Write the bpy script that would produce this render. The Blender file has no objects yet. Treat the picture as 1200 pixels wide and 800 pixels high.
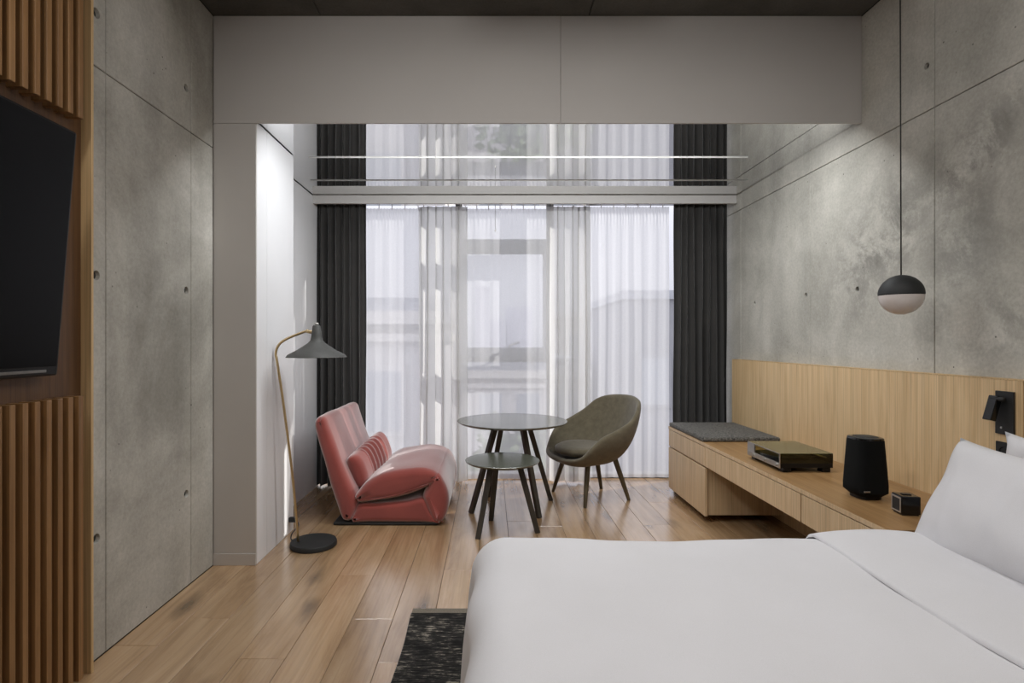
import bpy, bmesh, math, random
from mathutils import Vector, Matrix, noise

# ------------------------------------------------------------------ camera, world, lights, exposure
SC = bpy.context.scene
COL = SC.collection
F, CX, CY, H = 650.0, 575.0, 400.0, 1.25          # focal length in px of the 1200x800 frame, vanishing point, eye height

cam_d = bpy.data.cameras.new('camera')
cam_d.sensor_width = 36.0
cam_d.lens = F / 1200.0 * 36.0
cam_d.shift_x = (600.0 - CX) / 1200.0
cam_d.clip_start, cam_d.clip_end = 0.05, 500
cam = bpy.data.objects.new('camera', cam_d)
COL.objects.link(cam)
cam.location = (0, 0, H)
cam.rotation_euler = (math.radians(90), 0, 0)
SC.camera = cam

world = bpy.data.worlds.new('overcast_sky')
SC.world = world
world.use_nodes = True
bg = world.node_tree.nodes['Background']
# CIE overcast dome: three times as bright overhead as at the horizon, the same all the way round
_wn, _wl = world.node_tree.nodes, world.node_tree.links
_tc = _wn.new('ShaderNodeTexCoord'); _sp = _wn.new('ShaderNodeSeparateXYZ'); _wl.new(_tc.outputs['Generated'], _sp.inputs[0])
_mx = _wn.new('ShaderNodeMath'); _mx.operation = 'MAXIMUM'; _mx.inputs[1].default_value = 0.0; _wl.new(_sp.outputs['Z'], _mx.inputs[0])
_ma = _wn.new('ShaderNodeMath'); _ma.operation = 'MULTIPLY_ADD'; _ma.inputs[1].default_value = 2.0; _ma.inputs[2].default_value = 1.0; _wl.new(_mx.outputs[0], _ma.inputs[0])
SKY = 0.80
_ms = _wn.new('ShaderNodeMath'); _ms.operation = 'MULTIPLY'; _ms.inputs[1].default_value = SKY; _wl.new(_ma.outputs[0], _ms.inputs[0])
_wl.new(_ms.outputs[0], bg.inputs[1])
bg.inputs[0].default_value = (0.92, 0.91, 1.0, 1)

sun_d = bpy.data.lights.new('sun', 'SUN')
sun_d.energy = 5.5
sun_d.angle = math.radians(0.35)
sun_d.color = (1.0, 0.95, 0.88)
sun = bpy.data.objects.new('sun', sun_d)
COL.objects.link(sun)
_el = math.radians(29)
_h = Vector((-0.895, -0.445)).normalized() * math.cos(_el)
SUN_DIR = Vector((_h.x, _h.y, -math.sin(_el)))
sun.rotation_euler = SUN_DIR.to_track_quat('-Z', 'Y').to_euler()

def area(name, loc, rot, sx, sy, energy, color=(1, 1, 1)):
    d = bpy.data.lights.new(name, 'AREA')
    d.shape = 'RECTANGLE'
    d.size, d.size_y, d.energy, d.color = sx, sy, energy, color
    o = bpy.data.objects.new(name, d)
    COL.objects.link(o)
    o.location = loc
    o.rotation_euler = rot
    return o
# two soft fill lights added overhead, out of view (housings are built further down)
FILLS = ((0.3, -0.4), (0.3, 1.6))
for _x, _y in FILLS:
    area('ceiling_fill', (_x, _y, 2.985), (0, 0, 0), 1.8, 0.7, 13, (1.0, 0.98, 0.97))
# unseen fill strip added behind the bulkhead's lower edge to brighten the window niche
area('niche_fill', (0.35, 3.1225, 2.4785), (math.radians(32), 0, 0), 2.7, 0.012, 43, (0.96, 0.985, 1.0))
# two added fill lights under the ceiling, one towards each concrete wall
WALL_FILLS = (((-1.2, 0.8, 2.93), (0.85, 0.20, -0.50), 20), ((1.6, 0.5, 2.93), (-0.80, 0.20, -0.60), 15))
for _p, _d, _e in WALL_FILLS:
    area('wall_fill', _p, Vector(_d).to_track_quat('-Z', 'Y').to_euler(), 0.5, 0.3, _e, (1.0, 0.98, 0.96))

SC.view_settings.view_transform = 'Standard'
SC.view_settings.look = 'None'
SC.view_settings.exposure = 0.0
SC.view_settings.gamma = 1.0
SC.view_settings.use_curve_mapping = False
SC.cycles.max_bounces = 10
SC.cycles.diffuse_bounces = 5
SC.cycles.glossy_bounces = 4
SC.cycles.transmission_bounces = 8
SC.cycles.transparent_max_bounces = 32
SC.cycles.sample_clamp_indirect = 6.0
SC.cycles.caustics_reflective = False
SC.cycles.caustics_refractive = False

random.seed(7)

# ------------------------------------------------------------------ mesh helpers
def srgb(r, g, b):
    f = lambda c: (c / 255 / 12.92) if c / 255 <= 0.04045 else ((c / 255 + 0.055) / 1.055) ** 2.4
    return (f(r), f(g), f(b), 1)

def P(x, y, d):                                     # point at depth d that the photograph shows at pixel x, y
    return Vector(((x - CX) * d / F, d, H - (y - CY) * d / F))

def origin_of(o):
    v = Vector((0, 0, 0))
    while o is not None:
        v += o.location
        o = o.parent
    return v

def link(name, bm, m, parent=None, smooth=False, local=False, auto=None):
    """bm becomes ONE mesh object; unless local, bm is in world coordinates and is moved under its parent."""
    if parent is not None and not local:
        bmesh.ops.translate(bm, vec=-origin_of(parent), verts=bm.verts)
    me = bpy.data.meshes.new(name)
    bmesh.ops.recalc_face_normals(bm, faces=bm.faces)
    bm.to_mesh(me)
    bm.free()
    if smooth:
        for p in me.polygons:
            p.use_smooth = True
        if auto:
            me.set_sharp_from_angle(angle=math.radians(auto))
    if m is not None:
        me.materials.append(m)
    o = bpy.data.objects.new(name, me)
    COL.objects.link(o)
    if parent is not None:
        o.parent = parent
    return o

def thing(name, label, cat, loc=(0, 0, 0), rz=0.0, group=None):
    o = bpy.data.objects.new(name, None)
    o.empty_display_size = 0.1
    COL.objects.link(o)
    o.location = loc
    o.rotation_euler = (0, 0, rz)
    return tag(o, label, cat, group)

def tag(o, label, cat, group=None):
    o['label'] = label
    o['category'] = cat
    if group:
        o['group'] = group
    return o

def struct(name, bm, m, **k):
    o = link(name, bm, m, **k)
    o['kind'] = 'structure'
    return o

def settle(o, base):
    """give a single-mesh thing built in world coordinates its own origin"""
    base = Vector(base)
    o.data.transform(Matrix.Translation(-base))
    o.location = base
    return o

def BM():
    return bmesh.new()

def box(bm, x0, x1, y0, y1, z0, z1, bev=0.0, seg=2):
    r = bmesh.ops.create_cube(bm, size=1.0)
    vs = r['verts']
    for v in vs:
        v.co = Vector(((x0 + x1) / 2 + v.co.x * (x1 - x0), (y0 + y1) / 2 + v.co.y * (y1 - y0), (z0 + z1) / 2 + v.co.z * (z1 - z0)))
    if bev > 0:
        es = list({e for v in vs for e in v.link_edges})
        bmesh.ops.bevel(bm, geom=es, offset=bev, segments=seg, affect='EDGES', profile=0.5)
    return bm

def bxm(*a, **k):
    return box(BM(), *a, **k)

def frame_of(t):
    t = t.normalized()
    up = Vector((0, 0, 1)) if abs(t.z) < 0.95 else Vector((1, 0, 0))
    a = t.cross(up).normalized()
    return a, t.cross(a).normalized()

def tube(bm, pts, r, n=10, cap=True):
    pts = [Vector(p) for p in pts]
    rs = r if isinstance(r, (list, tuple)) else [r] * len(pts)
    rings = []
    pa = None
    for i, p in enumerate(pts):
        t = (pts[min(i + 1, len(pts) - 1)] - pts[max(i - 1, 0)])
        a, b = frame_of(t)
        if pa is not None:                          # keep the frame from flipping
            tn = t.normalized()
            a = (pa - tn * pa.dot(tn)).normalized()
            b = tn.cross(a)
        pa = a
        rings.append([bm.verts.new(p + a * math.cos(2 * math.pi * k / n) * rs[i] + b * math.sin(2 * math.pi * k / n) * rs[i]) for k in range(n)])
    for A, B in zip(rings, rings[1:]):
        for k in range(n):
            bm.faces.new((A[k], A[(k + 1) % n], B[(k + 1) % n], B[k]))
    if cap:
        bm.faces.new(rings[0]); bm.faces.new(rings[-1])
    return bm

def bar(bm, p0, p1, w0, w1, tw=0.0, bev=0.2):
    """square tapering leg with softened corners from p0 to p1"""
    p0, p1 = Vector(p0), Vector(p1)
    a, b = frame_of(p1 - p0)
    a, b = a * math.cos(tw) + b * math.sin(tw), b * math.cos(tw) - a * math.sin(tw)
    rings = []
    for p, w in ((p0, w0), (p1, w1)):
        h, c = w / 2, w / 2 * (1 - bev)
        sh = [(h, c), (c, h), (-c, h), (-h, c), (-h, -c), (-c, -h), (c, -h), (h, -c)]
        rings.append([bm.verts.new(p + a * x + b * y) for x, y in sh])
    for k in range(8):
        bm.faces.new((rings[0][k], rings[0][(k + 1) % 8], rings[1][(k + 1) % 8], rings[1][k]))
    bm.faces.new(rings[0]); bm.faces.new(rings[1])
    return bm

def lathe(bm, prof, c=(0, 0, 0), n=48, closed=False):
    """prof = [(r, z)...] spun about the vertical through c"""
    c = Vector(c)
    rings = []
    for r, z in prof:
        if r < 1e-5:
            rings.append([bm.verts.new(c + Vector((0, 0, z)))])
        else:
            rings.append([bm.verts.new(c + Vector((r * math.cos(2 * math.pi * k / n), r * math.sin(2 * math.pi * k / n), z))) for k in range(n)])
    for A, B in zip(rings, rings[1:]):
        for k in range(n):
            q = [A[k % len(A)], A[(k + 1) % len(A)], B[(k + 1) % len(B)], B[k % len(B)]]
            q = list(dict.fromkeys(q))
            if len(q) > 2:
                bm.faces.new(q)
    return bm

def catmull(pts, per=6, closed=True):
    n = len(pts)
    out = []
    for i in range(n if closed else n - 1):
        g = lambda j: Vector(pts[j % n]) if closed else Vector(pts[max(0, min(n - 1, j))])
        p0, p1, p2, p3 = g(i - 1), g(i), g(i + 1), g(i + 2)
        for k in range(per):
            t = k / per
            out.append(0.5 * ((2 * p1) + (p2 - p0) * t + (2 * p0 - 5 * p1 + 4 * p2 - p3) * t * t + (3 * p1 - p0 - 3 * p2 + p3) * t ** 3))
    if not closed:
        out.append(Vector(pts[-1]))
    return out

def soft_extrude(bm, prof, v0, v1, r, mid=8, bulge=0.0, wob=0.0):
    """closed (u, z) outline swept along Y from v0 to v1 with rounded, stuffed ends"""
    prof = [Vector((p[0], p[1])) for p in prof]
    n = len(prof)
    area2 = sum(prof[i].x * prof[(i + 1) % n].y - prof[(i + 1) % n].x * prof[i].y for i in range(n))
    sg = 1 if area2 > 0 else -1
    nor = []
    for i in range(n):
        t = prof[(i + 1) % n] - prof[i - 1]
        nor.append(Vector((t.y, -t.x)).normalized() * sg)
    st = []
    for k in range(7):
        a = math.pi / 2 * k / 6
        st.append((v0 + r * (1 - math.sin(a)), -r * (1 - math.cos(a)) ** 1.0))
    st = [(v0 + r * (1 - math.sin(math.pi / 2 * (6 - k) / 6 * -1 + math.pi / 2 * 0)) if False else v0 + r * (1 - math.cos(math.pi / 2 * k / 6)), -r * (1 - math.sin(math.pi / 2 * k / 6))) for k in range(7)]
    en = [(v1 - (a - v0), o) for a, o in reversed(st)]
    ms = [(v0 + r + (v1 - v0 - 2 * r) * k / mid, 0.0) for k in range(1, mid)]
    lim = []
    for i in range(n):
        ds = [(prof[i] - prof[j]).length for j in range(n) if nor[i].dot(nor[j]) < -0.2]
        lim.append(0.40 * min(ds) if ds else 1.0)
    for _ in range(3):
        lim = [min(lim[i], (lim[i - 1] + lim[i] + lim[(i + 1) % n]) / 3) for i in range(n)]
    rings = []
    for v, off in st + ms + en:
        f = (v - v0) / (v1 - v0)
        bl = bulge * math.sin(math.pi * f)
        ring = []
        for p, q, lm in zip(prof, nor, lim):
            w = wob * noise.noise(Vector((p.x * 6, v * 5, p.y * 6))) if wob else 0
            c = p + q * (max(off, off / r * min(r, lm)) + bl + w)
            ring.append(bm.verts.new((c.x, v, c.y)))
        rings.append(ring)
    for A, B in zip(rings, rings[1:]):
        for k in range(n):
            bm.faces.new((A[k], A[(k + 1) % n], B[(k + 1) % n], B[k]))
    bm.faces.new(rings[0]); bm.faces.new(rings[-1])
    return bm

def holed_panel(bm, x_front, x_back, y0, y1, z0, z1, holes, depth=0.03, r=0.014, n=12, seam=0.002):
    """slab whose face lies in X = x_front, with round tie holes sunk in it"""
    y0, y1, z0, z1 = y0 + seam, y1 - seam, z0 + seam, z1 - seam
    sgn = 1 if x_back > x_front else -1
    rect = [(y0, z0), (y1, z0), (y1, z1), (y0, z1)]
    b = 0.0025
    inner = [(y0 + b, z0 + b), (y1 - b, z0 + b), (y1 - b, z1 - b), (y0 + b, z1 - b)]
    vi = [bm.verts.new((x_front, y, z)) for y, z in inner]
    vo = [bm.verts.new((x_front + sgn * b, y, z)) for y, z in rect]
    vb = [bm.verts.new((x_back, y, z)) for y, z in rect]
    edges = [bm.edges.new((vi[k], vi[(k + 1) % 4])) for k in range(4)]
    for k in range(4):
        bm.faces.new((vi[k], vi[(k + 1) % 4], vo[(k + 1) % 4], vo[k]))
        bm.faces.new((vo[k], vo[(k + 1) % 4], vb[(k + 1) % 4], vb[k]))
    for hy, hz in holes:
        ring = [bm.verts.new((x_front, hy + r * math.cos(2 * math.pi * k / n), hz + r * math.sin(2 * math.pi * k / n))) for k in range(n)]
        deep = [bm.verts.new((x_front + sgn * depth, hy + 0.7 * r * math.cos(2 * math.pi * k / n), hz + 0.7 * r * math.sin(2 * math.pi * k / n))) for k in range(n)]
        edges += [bm.edges.new((ring[k], ring[(k + 1) % n])) for k in range(n)]
        for k in range(n):
            bm.faces.new((ring[k], ring[(k + 1) % n], deep[(k + 1) % n], deep[k]))
        bm.faces.new(deep)
    bmesh.ops.triangle_fill(bm, edges=edges, use_beauty=True)
    return bm

def superquad_pillow(w, h, t, pinch=0.35, nx=28, ny=20, seed=1.0, wr=0.006):
    """stuffed pillow in its own XY plane, thickness along Z, pointed corners, slight wrinkles"""
    bm = BM()
    g = {}
    for s in (1, -1):
        for i in range(nx + 1):
            for j in range(ny + 1):
                u, v = -1 + 2 * i / nx, -1 + 2 * j / ny
                edge = i in (0, nx) or j in (0, ny)
                if s == -1 and edge:
                    g[s, i, j] = g[1, i, j]
                    continue
                x = u * w / 2 * (1 - 0.07 * (1 - v * v) * 0 - 0.055 * (1 - v * v) * abs(u) ** 3)
                y = v * h / 2 * (1 - 0.07 * (1 - u * u) * abs(v) ** 3)
                cr = (abs(u) * abs(v)) ** 4
                x += math.copysign(0.012 * cr, u); y += math.copysign(0.014 * cr, v)
                e = (1 - abs(u) ** 2.6) * (1 - abs(v) ** 2.6)
                z = s * t / 2 * max(e, 0) ** 0.42
                ns = noise.noise(Vector((x * 7 + seed * 9, y * 7, s * 3.0))) + 0.6 * noise.noise(Vector((x * 16 + seed, y * 5, s)))
                ns += 0.5 * math.sin(14 * math.atan2(1.02 - v, 1.02 + u)) * max(0, 1 - 1.3 * math.hypot(1 - v, 1 + u) / 1.4)
                z += wr * ns * min(1, e * 4)
                g[s, i, j] = bm.verts.new((x, y, z))
    for s in (1, -1):
        for i in range(nx):
            for j in range(ny):
                q = [g[s, i, j], g[s, i + 1, j], g[s, i + 1, j + 1], g[s, i, j + 1]]
                bm.faces.new(q if s == 1 else q[::-1])
    return bm

def place(bm, loc, ex, ey):
    """map a mesh in its own frame to world: ex, ey are its X and Y axes"""
    ex = Vector(ex).normalized(); ey = (Vector(ey) - ex * Vector(ey).dot(ex)).normalized(); ez = ex.cross(ey)
    M = Matrix(((ex.x, ey.x, ez.x, loc[0]), (ex.y, ey.y, ez.y, loc[1]), (ex.z, ey.z, ez.z, loc[2]), (0, 0, 0, 1)))
    bmesh.ops.transform(bm, matrix=M, verts=bm.verts)
    return bm

# ------------------------------------------------------------------ materials
def mat(name):
    m = bpy.data.materials.new(name)
    m.use_nodes = True
    nt = m.node_tree
    return m, nt, nt.nodes['Principled BSDF']

def N(nt, kind, **inp):
    n = nt.nodes.new(kind)
    for k, v in inp.items():
        if k in n.inputs:
            n.inputs[k].default_value = v
        else:
            setattr(n, k, v)
    return n

def ramp(nt, stops):
    r = nt.nodes.new('ShaderNodeValToRGB')
    e = r.color_ramp.elements
    while len(e) < len(stops):
        e.new(0.5)
    for el, (p, c) in zip(e, stops):
        el.position, el.color = p, c
    return r

def mix(nt, a, b, fac, mode='MIX'):
    n = nt.nodes.new('ShaderNodeMix')
    n.data_type = 'RGBA'; n.blend_type = mode
    for s, v in ((0, fac), (6, a), (7, b)):
        if hasattr(v, 'is_linked') or hasattr(v, 'links'):
            nt.links.new(v, n.inputs[s])
        else:
            n.inputs[s].default_value = v
    return n.outputs[2]

def math_(nt, op, a, b=0.0):
    n = nt.nodes.new('ShaderNodeMath'); n.operation = op
    for s, v in ((0, a), (1, b)):
        if hasattr(v, 'links'):
            nt.links.new(v, n.inputs[s])
        else:
            n.inputs[s].default_value = v
    return n.outputs[0]

def coords(nt, scale=(1, 1, 1), rand=True, world=False):
    L = nt.links
    if world:
        src = nt.nodes.new('ShaderNodeNewGeometry').outputs['Position']
    else:
        src = nt.nodes.new('ShaderNodeTexCoord').outputs['Object']
    if rand and not world:
        oi = nt.nodes.new('ShaderNodeObjectInfo')
        mul = N(nt, 'ShaderNodeVectorMath', operation='SCALE'); mul.inputs['Scale'].default_value = 37.0
        cmb = nt.nodes.new('ShaderNodeCombineXYZ')
        for k in range(3):
            L.new(oi.outputs['Random'], cmb.inputs[k])
        L.new(cmb.outputs[0], mul.inputs[0])
        add = N(nt, 'ShaderNodeVectorMath', operation='ADD')
        L.new(src, add.inputs[0]); L.new(mul.outputs[0], add.inputs[1])
        src = add.outputs[0]
    mp = nt.nodes.new('ShaderNodeMapping')
    mp.inputs['Scale'].default_value = scale
    L.new(src, mp.inputs['Vector'])
    return mp.outputs[0]

def bump(nt, b, height, strength=0.2, dist=0.01):
    n = N(nt, 'ShaderNodeBump'); n.inputs['Strength'].default_value = strength; n.inputs['Distance'].default_value = dist
    nt.links.new(height, n.inputs['Height'])
    nt.links.new(n.outputs[0], b.inputs['Normal'])

def plain(name, c, rough=0.5, metal=0.0, spec=0.5, grain=0.0, gscale=60.0, gmix=0.15, sheen=0.0):
    m, nt, b = mat(name)
    b.inputs['Roughness'].default_value = rough
    b.inputs['Metallic'].default_value = metal
    b.inputs['Specular IOR Level'].default_value = spec
    if sheen:
        b.inputs['Sheen Weight'].default_value = sheen
    v = coords(nt, rand=False)
    n = N(nt, 'ShaderNodeTexNoise', Scale=gscale, Detail=3.0)
    nt.links.new(v, n.inputs['Vector'])
    dark = tuple(x * (1 - gmix) for x in c[:3]) + (1,)
    lite = tuple(min(1, x * (1 + gmix)) for x in c[:3]) + (1,)
    r = ramp(nt, [(0.3, dark), (0.7, lite)])
    nt.links.new(n.outputs['Fac'], r.inputs[0])
    nt.links.new(r.outputs[0], b.inputs['Base Color'])
    if grain:
        bump(nt, b, n.outputs['Fac'], grain, 0.004)
    return m

def oak(name, dark, mid, lite, grain_axis='Y', rough=0.45, knots=0.0, vary=0.0, fine=1.0, spec=0.5, fibre=0.35, cross=16.0, coat=0.0):
    m, nt, b = mat(name)
    L = nt.links
    long = 1.1
    sc = {'X': (long, cross, cross), 'Y': (cross, long, cross), 'Z': (cross, cross, long)}[grain_axis]
    v = coords(nt, sc)
    n1 = N(nt, 'ShaderNodeTexNoise', Scale=1.0 * fine, Detail=6.0, Roughness=0.62, Distortion=0.6)
    L.new(v, n1.inputs['Vector'])
    r1 = ramp(nt, [(0.28, dark), (0.5, mid), (0.74, lite)])
    L.new(n1.outputs['Fac'], r1.inputs[0])
    col = r1.outputs[0]
    # fine pores running with the grain
    sf = tuple(s * (0.8 if s == long else 11.0) for s in sc)
    vf = coords(nt, sf)
    n2 = N(nt, 'ShaderNodeTexNoise', Scale=1.0, Detail=2.0)
    L.new(vf, n2.inputs['Vector'])
    r2 = ramp(nt, [(0.35, (1 - fibre,) * 3 + (1,)), (0.55, (1, 1, 1, 1))])
    L.new(n2.outputs['Fac'], r2.inputs[0])
    col = mix(nt, col, r2.outputs[0], 0.8, 'MULTIPLY')
    if knots:
        ks = {'X': (1.3, 3.6, 3.6), 'Y': (3.6, 1.3, 3.6), 'Z': (3.6, 3.6, 1.3)}[grain_axis]
        vk = coords(nt, ks)
        nk = N(nt, 'ShaderNodeTexNoise', Scale=3.0, Detail=4.0)
        L.new(vk, nk.inputs['Vector'])
        dv = N(nt, 'ShaderNodeVectorMath', operation='MULTIPLY_ADD')
        L.new(nk.outputs['Color'], dv.inputs[0]); dv.inputs[1].default_value = (0.25, 0.25, 0.25); L.new(vk, dv.inputs[2])
        vo = N(nt, 'ShaderNodeTexVoronoi', Scale=1.0, Randomness=1.0)
        L.new(dv.outputs[0], vo.inputs['Vector'])
        rk = ramp(nt, [(0.02, (0.9, 0.9, 0.9, 1)), (0.08, (0.5, 0.5, 0.5, 1)), (0.20, (0, 0, 0, 1))])
        L.new(vo.outputs['Distance'], rk.inputs[0])
        col = mix(nt, col, tuple(x * 0.28 for x in dark[:3]) + (1,), math_(nt, 'MULTIPLY', rk.outputs[0], knots))
    if vary:
        oi = nt.nodes.new('ShaderNodeObjectInfo')
        rv = ramp(nt, [(0.0, (1 - vary, 1 - vary, 1 - vary, 1)), (1.0, (1 + vary * 0.5, 1 + vary * 0.5, 1 + vary * 0.5, 1))])
        L.new(oi.outputs['Random'], rv.inputs[0])
        col = mix(nt, col, rv.outputs[0], 1.0, 'MULTIPLY')
    L.new(col, b.inputs['Base Color'])
    b.inputs['Roughness'].default_value = rough
    b.inputs['Specular IOR Level'].default_value = spec
    b.inputs['Coat Weight'].default_value = coat; b.inputs['Coat Roughness'].default_value = 0.22; b.inputs['Coat IOR'].default_value = 1.6
    bump(nt, b, n2.outputs['Fac'], 0.08, 0.002)
    return m

def concrete(name, dark, mid, lite, stain=None):
    m, nt, b = mat(name)
    L = nt.links
    v = coords(nt, world=True)
    big = N(nt, 'ShaderNodeTexNoise', Scale=1.3, Detail=7.0, Roughness=0.62, Distortion=0.4)
    L.new(v, big.inputs['Vector'])
    r = ramp(nt, [(0.3, dark), (0.5, mid), (0.72, lite)])
    L.new(big.outputs['Fac'], r.inputs[0])
    col = r.outputs[0]
    # vertical run marks
    vv = coords(nt, (5, 5, 0.5), world=True)
    st = N(nt, 'ShaderNodeTexNoise', Scale=1.0, Detail=4.0)
    L.new(vv, st.inputs['Vector'])
    rs = ramp(nt, [(0.3, (0.82, 0.82, 0.82, 1)), (0.65, (1.06, 1.06, 1.06, 1))])
    L.new(st.outputs['Fac'], rs.inputs[0])
    col = mix(nt, col, rs.outputs[0], 0.8, 'MULTIPLY')
    # sandy grain
    fi = N(nt, 'ShaderNodeTexNoise', Scale=70.0, Detail=5.0, Roughness=0.7)
    L.new(v, fi.inputs['Vector'])
    rf = ramp(nt, [(0.3, (0.8, 0.8, 0.8, 1)), (0.7, (1.12, 1.12, 1.12, 1))])
    L.new(fi.outputs['Fac'], rf.inputs[0])
    col = mix(nt, col, rf.outputs[0], 0.8, 'MULTIPLY')
    # blow holes
    vo = N(nt, 'ShaderNodeTexVoronoi', Scale=16.0)
    L.new(v, vo.inputs['Vector'])
    hole = ramp(nt, [(0.035, (1, 1, 1, 1)), (0.075, (0, 0, 0, 1))])
    L.new(vo.outputs['Distance'], hole.inputs[0])
    gate = N(nt, 'ShaderNodeTexNoise', Scale=4.0)
    L.new(v, gate.inputs['Vector'])
    rg = ramp(nt, [(0.5, (0, 0, 0, 1)), (0.6, (1, 1, 1, 1))])
    L.new(gate.outputs['Fac'], rg.inputs[0])
    hm = math_(nt, 'MULTIPLY', hole.outputs[0], rg.outputs[0])
    col = mix(nt, col, tuple(x * 0.25 for x in dark[:3]) + (1,), hm)
    if stain:
        # damp blotches at fixed places on the wall: (y, z, ry, rz, tilt, strength)
        tot = None
        sp = N(nt, 'ShaderNodeSeparateXYZ'); L.new(v, sp.inputs[0])
        for (cy_, cz_, ry_, rz_, tilt, k) in stain:
            dy = math_(nt, 'SUBTRACT', sp.outputs['Y'], cy_)
            dz = math_(nt, 'SUBTRACT', sp.outputs['Z'], cz_)
            c, s = math.cos(tilt), math.sin(tilt)
            a = math_(nt, 'ADD', math_(nt, 'MULTIPLY', dy, c / ry_), math_(nt, 'MULTIPLY', dz, s / ry_))
            e = math_(nt, 'ADD', math_(nt, 'MULTIPLY', dy, -s / rz_), math_(nt, 'MULTIPLY', dz, c / rz_))
            q = math_(nt, 'ADD', math_(nt, 'MULTIPLY', a, a), math_(nt, 'MULTIPLY', e, e))
            g_ = math_(nt, 'MULTIPLY', math_(nt, 'POWER', 2.718, math_(nt, 'MULTIPLY', q, -1.0)), k)
            tot = g_ if tot is None else math_(nt, 'MAXIMUM', tot, g_)
        sn = N(nt, 'ShaderNodeTexNoise', Scale=4.2, Detail=10.0, Roughness=0.78, Distortion=0.3)
        L.new(v, sn.inputs['Vector'])
        rr = ramp(nt, [(0.42, (0, 0, 0, 1)), (0.53, (0.75, 0.75, 0.75, 1)), (0.64, (1, 1, 1, 1))][:3])
        L.new(sn.outputs['Fac'], rr.inputs[0])
        col = mix(nt, col, tuple(x * 0.34 for x in mid[:3]) + (1,), math_(nt, 'MULTIPLY', tot, rr.outputs[0]))
    L.new(col, b.inputs['Base Color'])
    b.inputs['Roughness'].default_value = 0.72
    b.inputs['Specular IOR Level'].default_value = 0.3
    hgt = math_(nt, 'SUBTRACT', math_(nt, 'MULTIPLY', fi.outputs['Fac'], 0.3), math_(nt, 'MULTIPLY', hm, 1.5))
    bump(nt, b, hgt, 0.25, 0.004)
    return m

def fabric(name, dark, lite, scale=900.0, rough=0.9, bstr=0.25, sheen=0.2, mottle=6.0):
    m, nt, b = mat(name)
    L = nt.links
    v = coords(nt, rand=False)
    n = N(nt, 'ShaderNodeTexNoise', Scale=scale, Detail=2.0)
    L.new(v, n.inputs['Vector'])
    n2 = N(nt, 'ShaderNodeTexNoise', Scale=mottle, Detail=4.0)
    L.new(v, n2.inputs['Vector'])
    f = math_(nt, 'ADD', math_(nt, 'MULTIPLY', n.outputs['Fac'], 0.6), math_(nt, 'MULTIPLY', n2.outputs['Fac'], 0.4))
    r = ramp(nt, [(0.35, dark), (0.65, lite)])
    L.new(f, r.inputs[0]); L.new(r.outputs[0], b.inputs['Base Color'])
    b.inputs['Roughness'].default_value = rough
    b.inputs['Specular IOR Level'].default_value = 0.2
    b.inputs['Sheen Weight'].default_value = sheen
    b.inputs['Sheen Roughness'].default_value = 0.5
    bump(nt, b, n.outputs['Fac'], bstr, 0.001)
    return m

def sheer(name, see, white):
    """woven voile: part of the light goes straight through the weave, the threads scatter the rest"""
    m = bpy.data.materials.new(name); m.use_nodes = True
    nt = m.node_tree; L = nt.links
    nt.nodes.remove(nt.nodes['Principled BSDF'])
    tr = N(nt, 'ShaderNodeBsdfTransparent'); tr.inputs[0].default_value = (1, 1, 1, 1)
    tl = N(nt, 'ShaderNodeBsdfTranslucent'); tl.inputs[0].default_value = white
    df = N(nt, 'ShaderNodeBsdfDiffuse'); df.inputs[0].default_value = white
    m1 = N(nt, 'ShaderNodeMixShader'); m1.inputs[0].default_value = 0.4
    L.new(tl.outputs[0], m1.inputs[1]); L.new(df.outputs[0], m1.inputs[2])
    m2 = N(nt, 'ShaderNodeMixShader')
    v = coords(nt, (1, 1, 1), rand=False)
    n = N(nt, 'ShaderNodeTexNoise', Scale=180.0, Detail=1.0); L.new(v, n.inputs['Vector'])
    r = ramp(nt, [(0.0, (1 - see - 0.06,) * 3 + (1,)), (1.0, (1 - see + 0.06,) * 3 + (1,))])
    L.new(n.outputs['Fac'], r.inputs[0])
    L.new(r.outputs[0], m2.inputs[0])
    L.new(tr.outputs[0], m2.inputs[1]); L.new(m1.outputs[0], m2.inputs[2])
    L.new(m2.outputs[0], nt.nodes['Material Output'].inputs[0])
    return m

def glass(name, tint, gloss=0.07, rough=0.0):
    m = bpy.data.materials.new(name); m.use_nodes = True
    nt = m.node_tree; L = nt.links
    nt.nodes.remove(nt.nodes['Principled BSDF'])
    tr = N(nt, 'ShaderNodeBsdfTransparent'); tr.inputs[0].default_value = tint
    gl = N(nt, 'ShaderNodeBsdfGlossy'); gl.inputs['Roughness'].default_value = rough
    m2 = N(nt, 'ShaderNodeMixShader')
    fr = N(nt, 'ShaderNodeFresnel'); fr.inputs[0].default_value = 1.45
    L.new(math_(nt, 'MULTIPLY', fr.outputs[0], gloss / 0.07), m2.inputs[0])
    L.new(tr.outputs[0], m2.inputs[1]); L.new(gl.outputs[0], m2.inputs[2])
    L.new(m2.outputs[0], nt.nodes['Material Output'].inputs[0])
    return m

def smoked(name, tint, gloss=0.07, rough=0.0):
    m = glass(name, tint, gloss, rough)
    nt = m.node_tree; L = nt.links
    out = nt.nodes['Material Output']; old = out.inputs[0].links[0].from_socket
    d = N(nt, 'ShaderNodeBsdfDiffuse'); d.inputs[0].default_value = srgb(168, 160, 122)  # pale olive layer paints reflection and haze into the lid top's colour
    mx_ = N(nt, 'ShaderNodeMixShader'); mx_.inputs[0].default_value = 0.20
    L.new(old, mx_.inputs[1]); L.new(d.outputs[0], mx_.inputs[2]); L.new(mx_.outputs[0], out.inputs[0])
    return m

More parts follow.
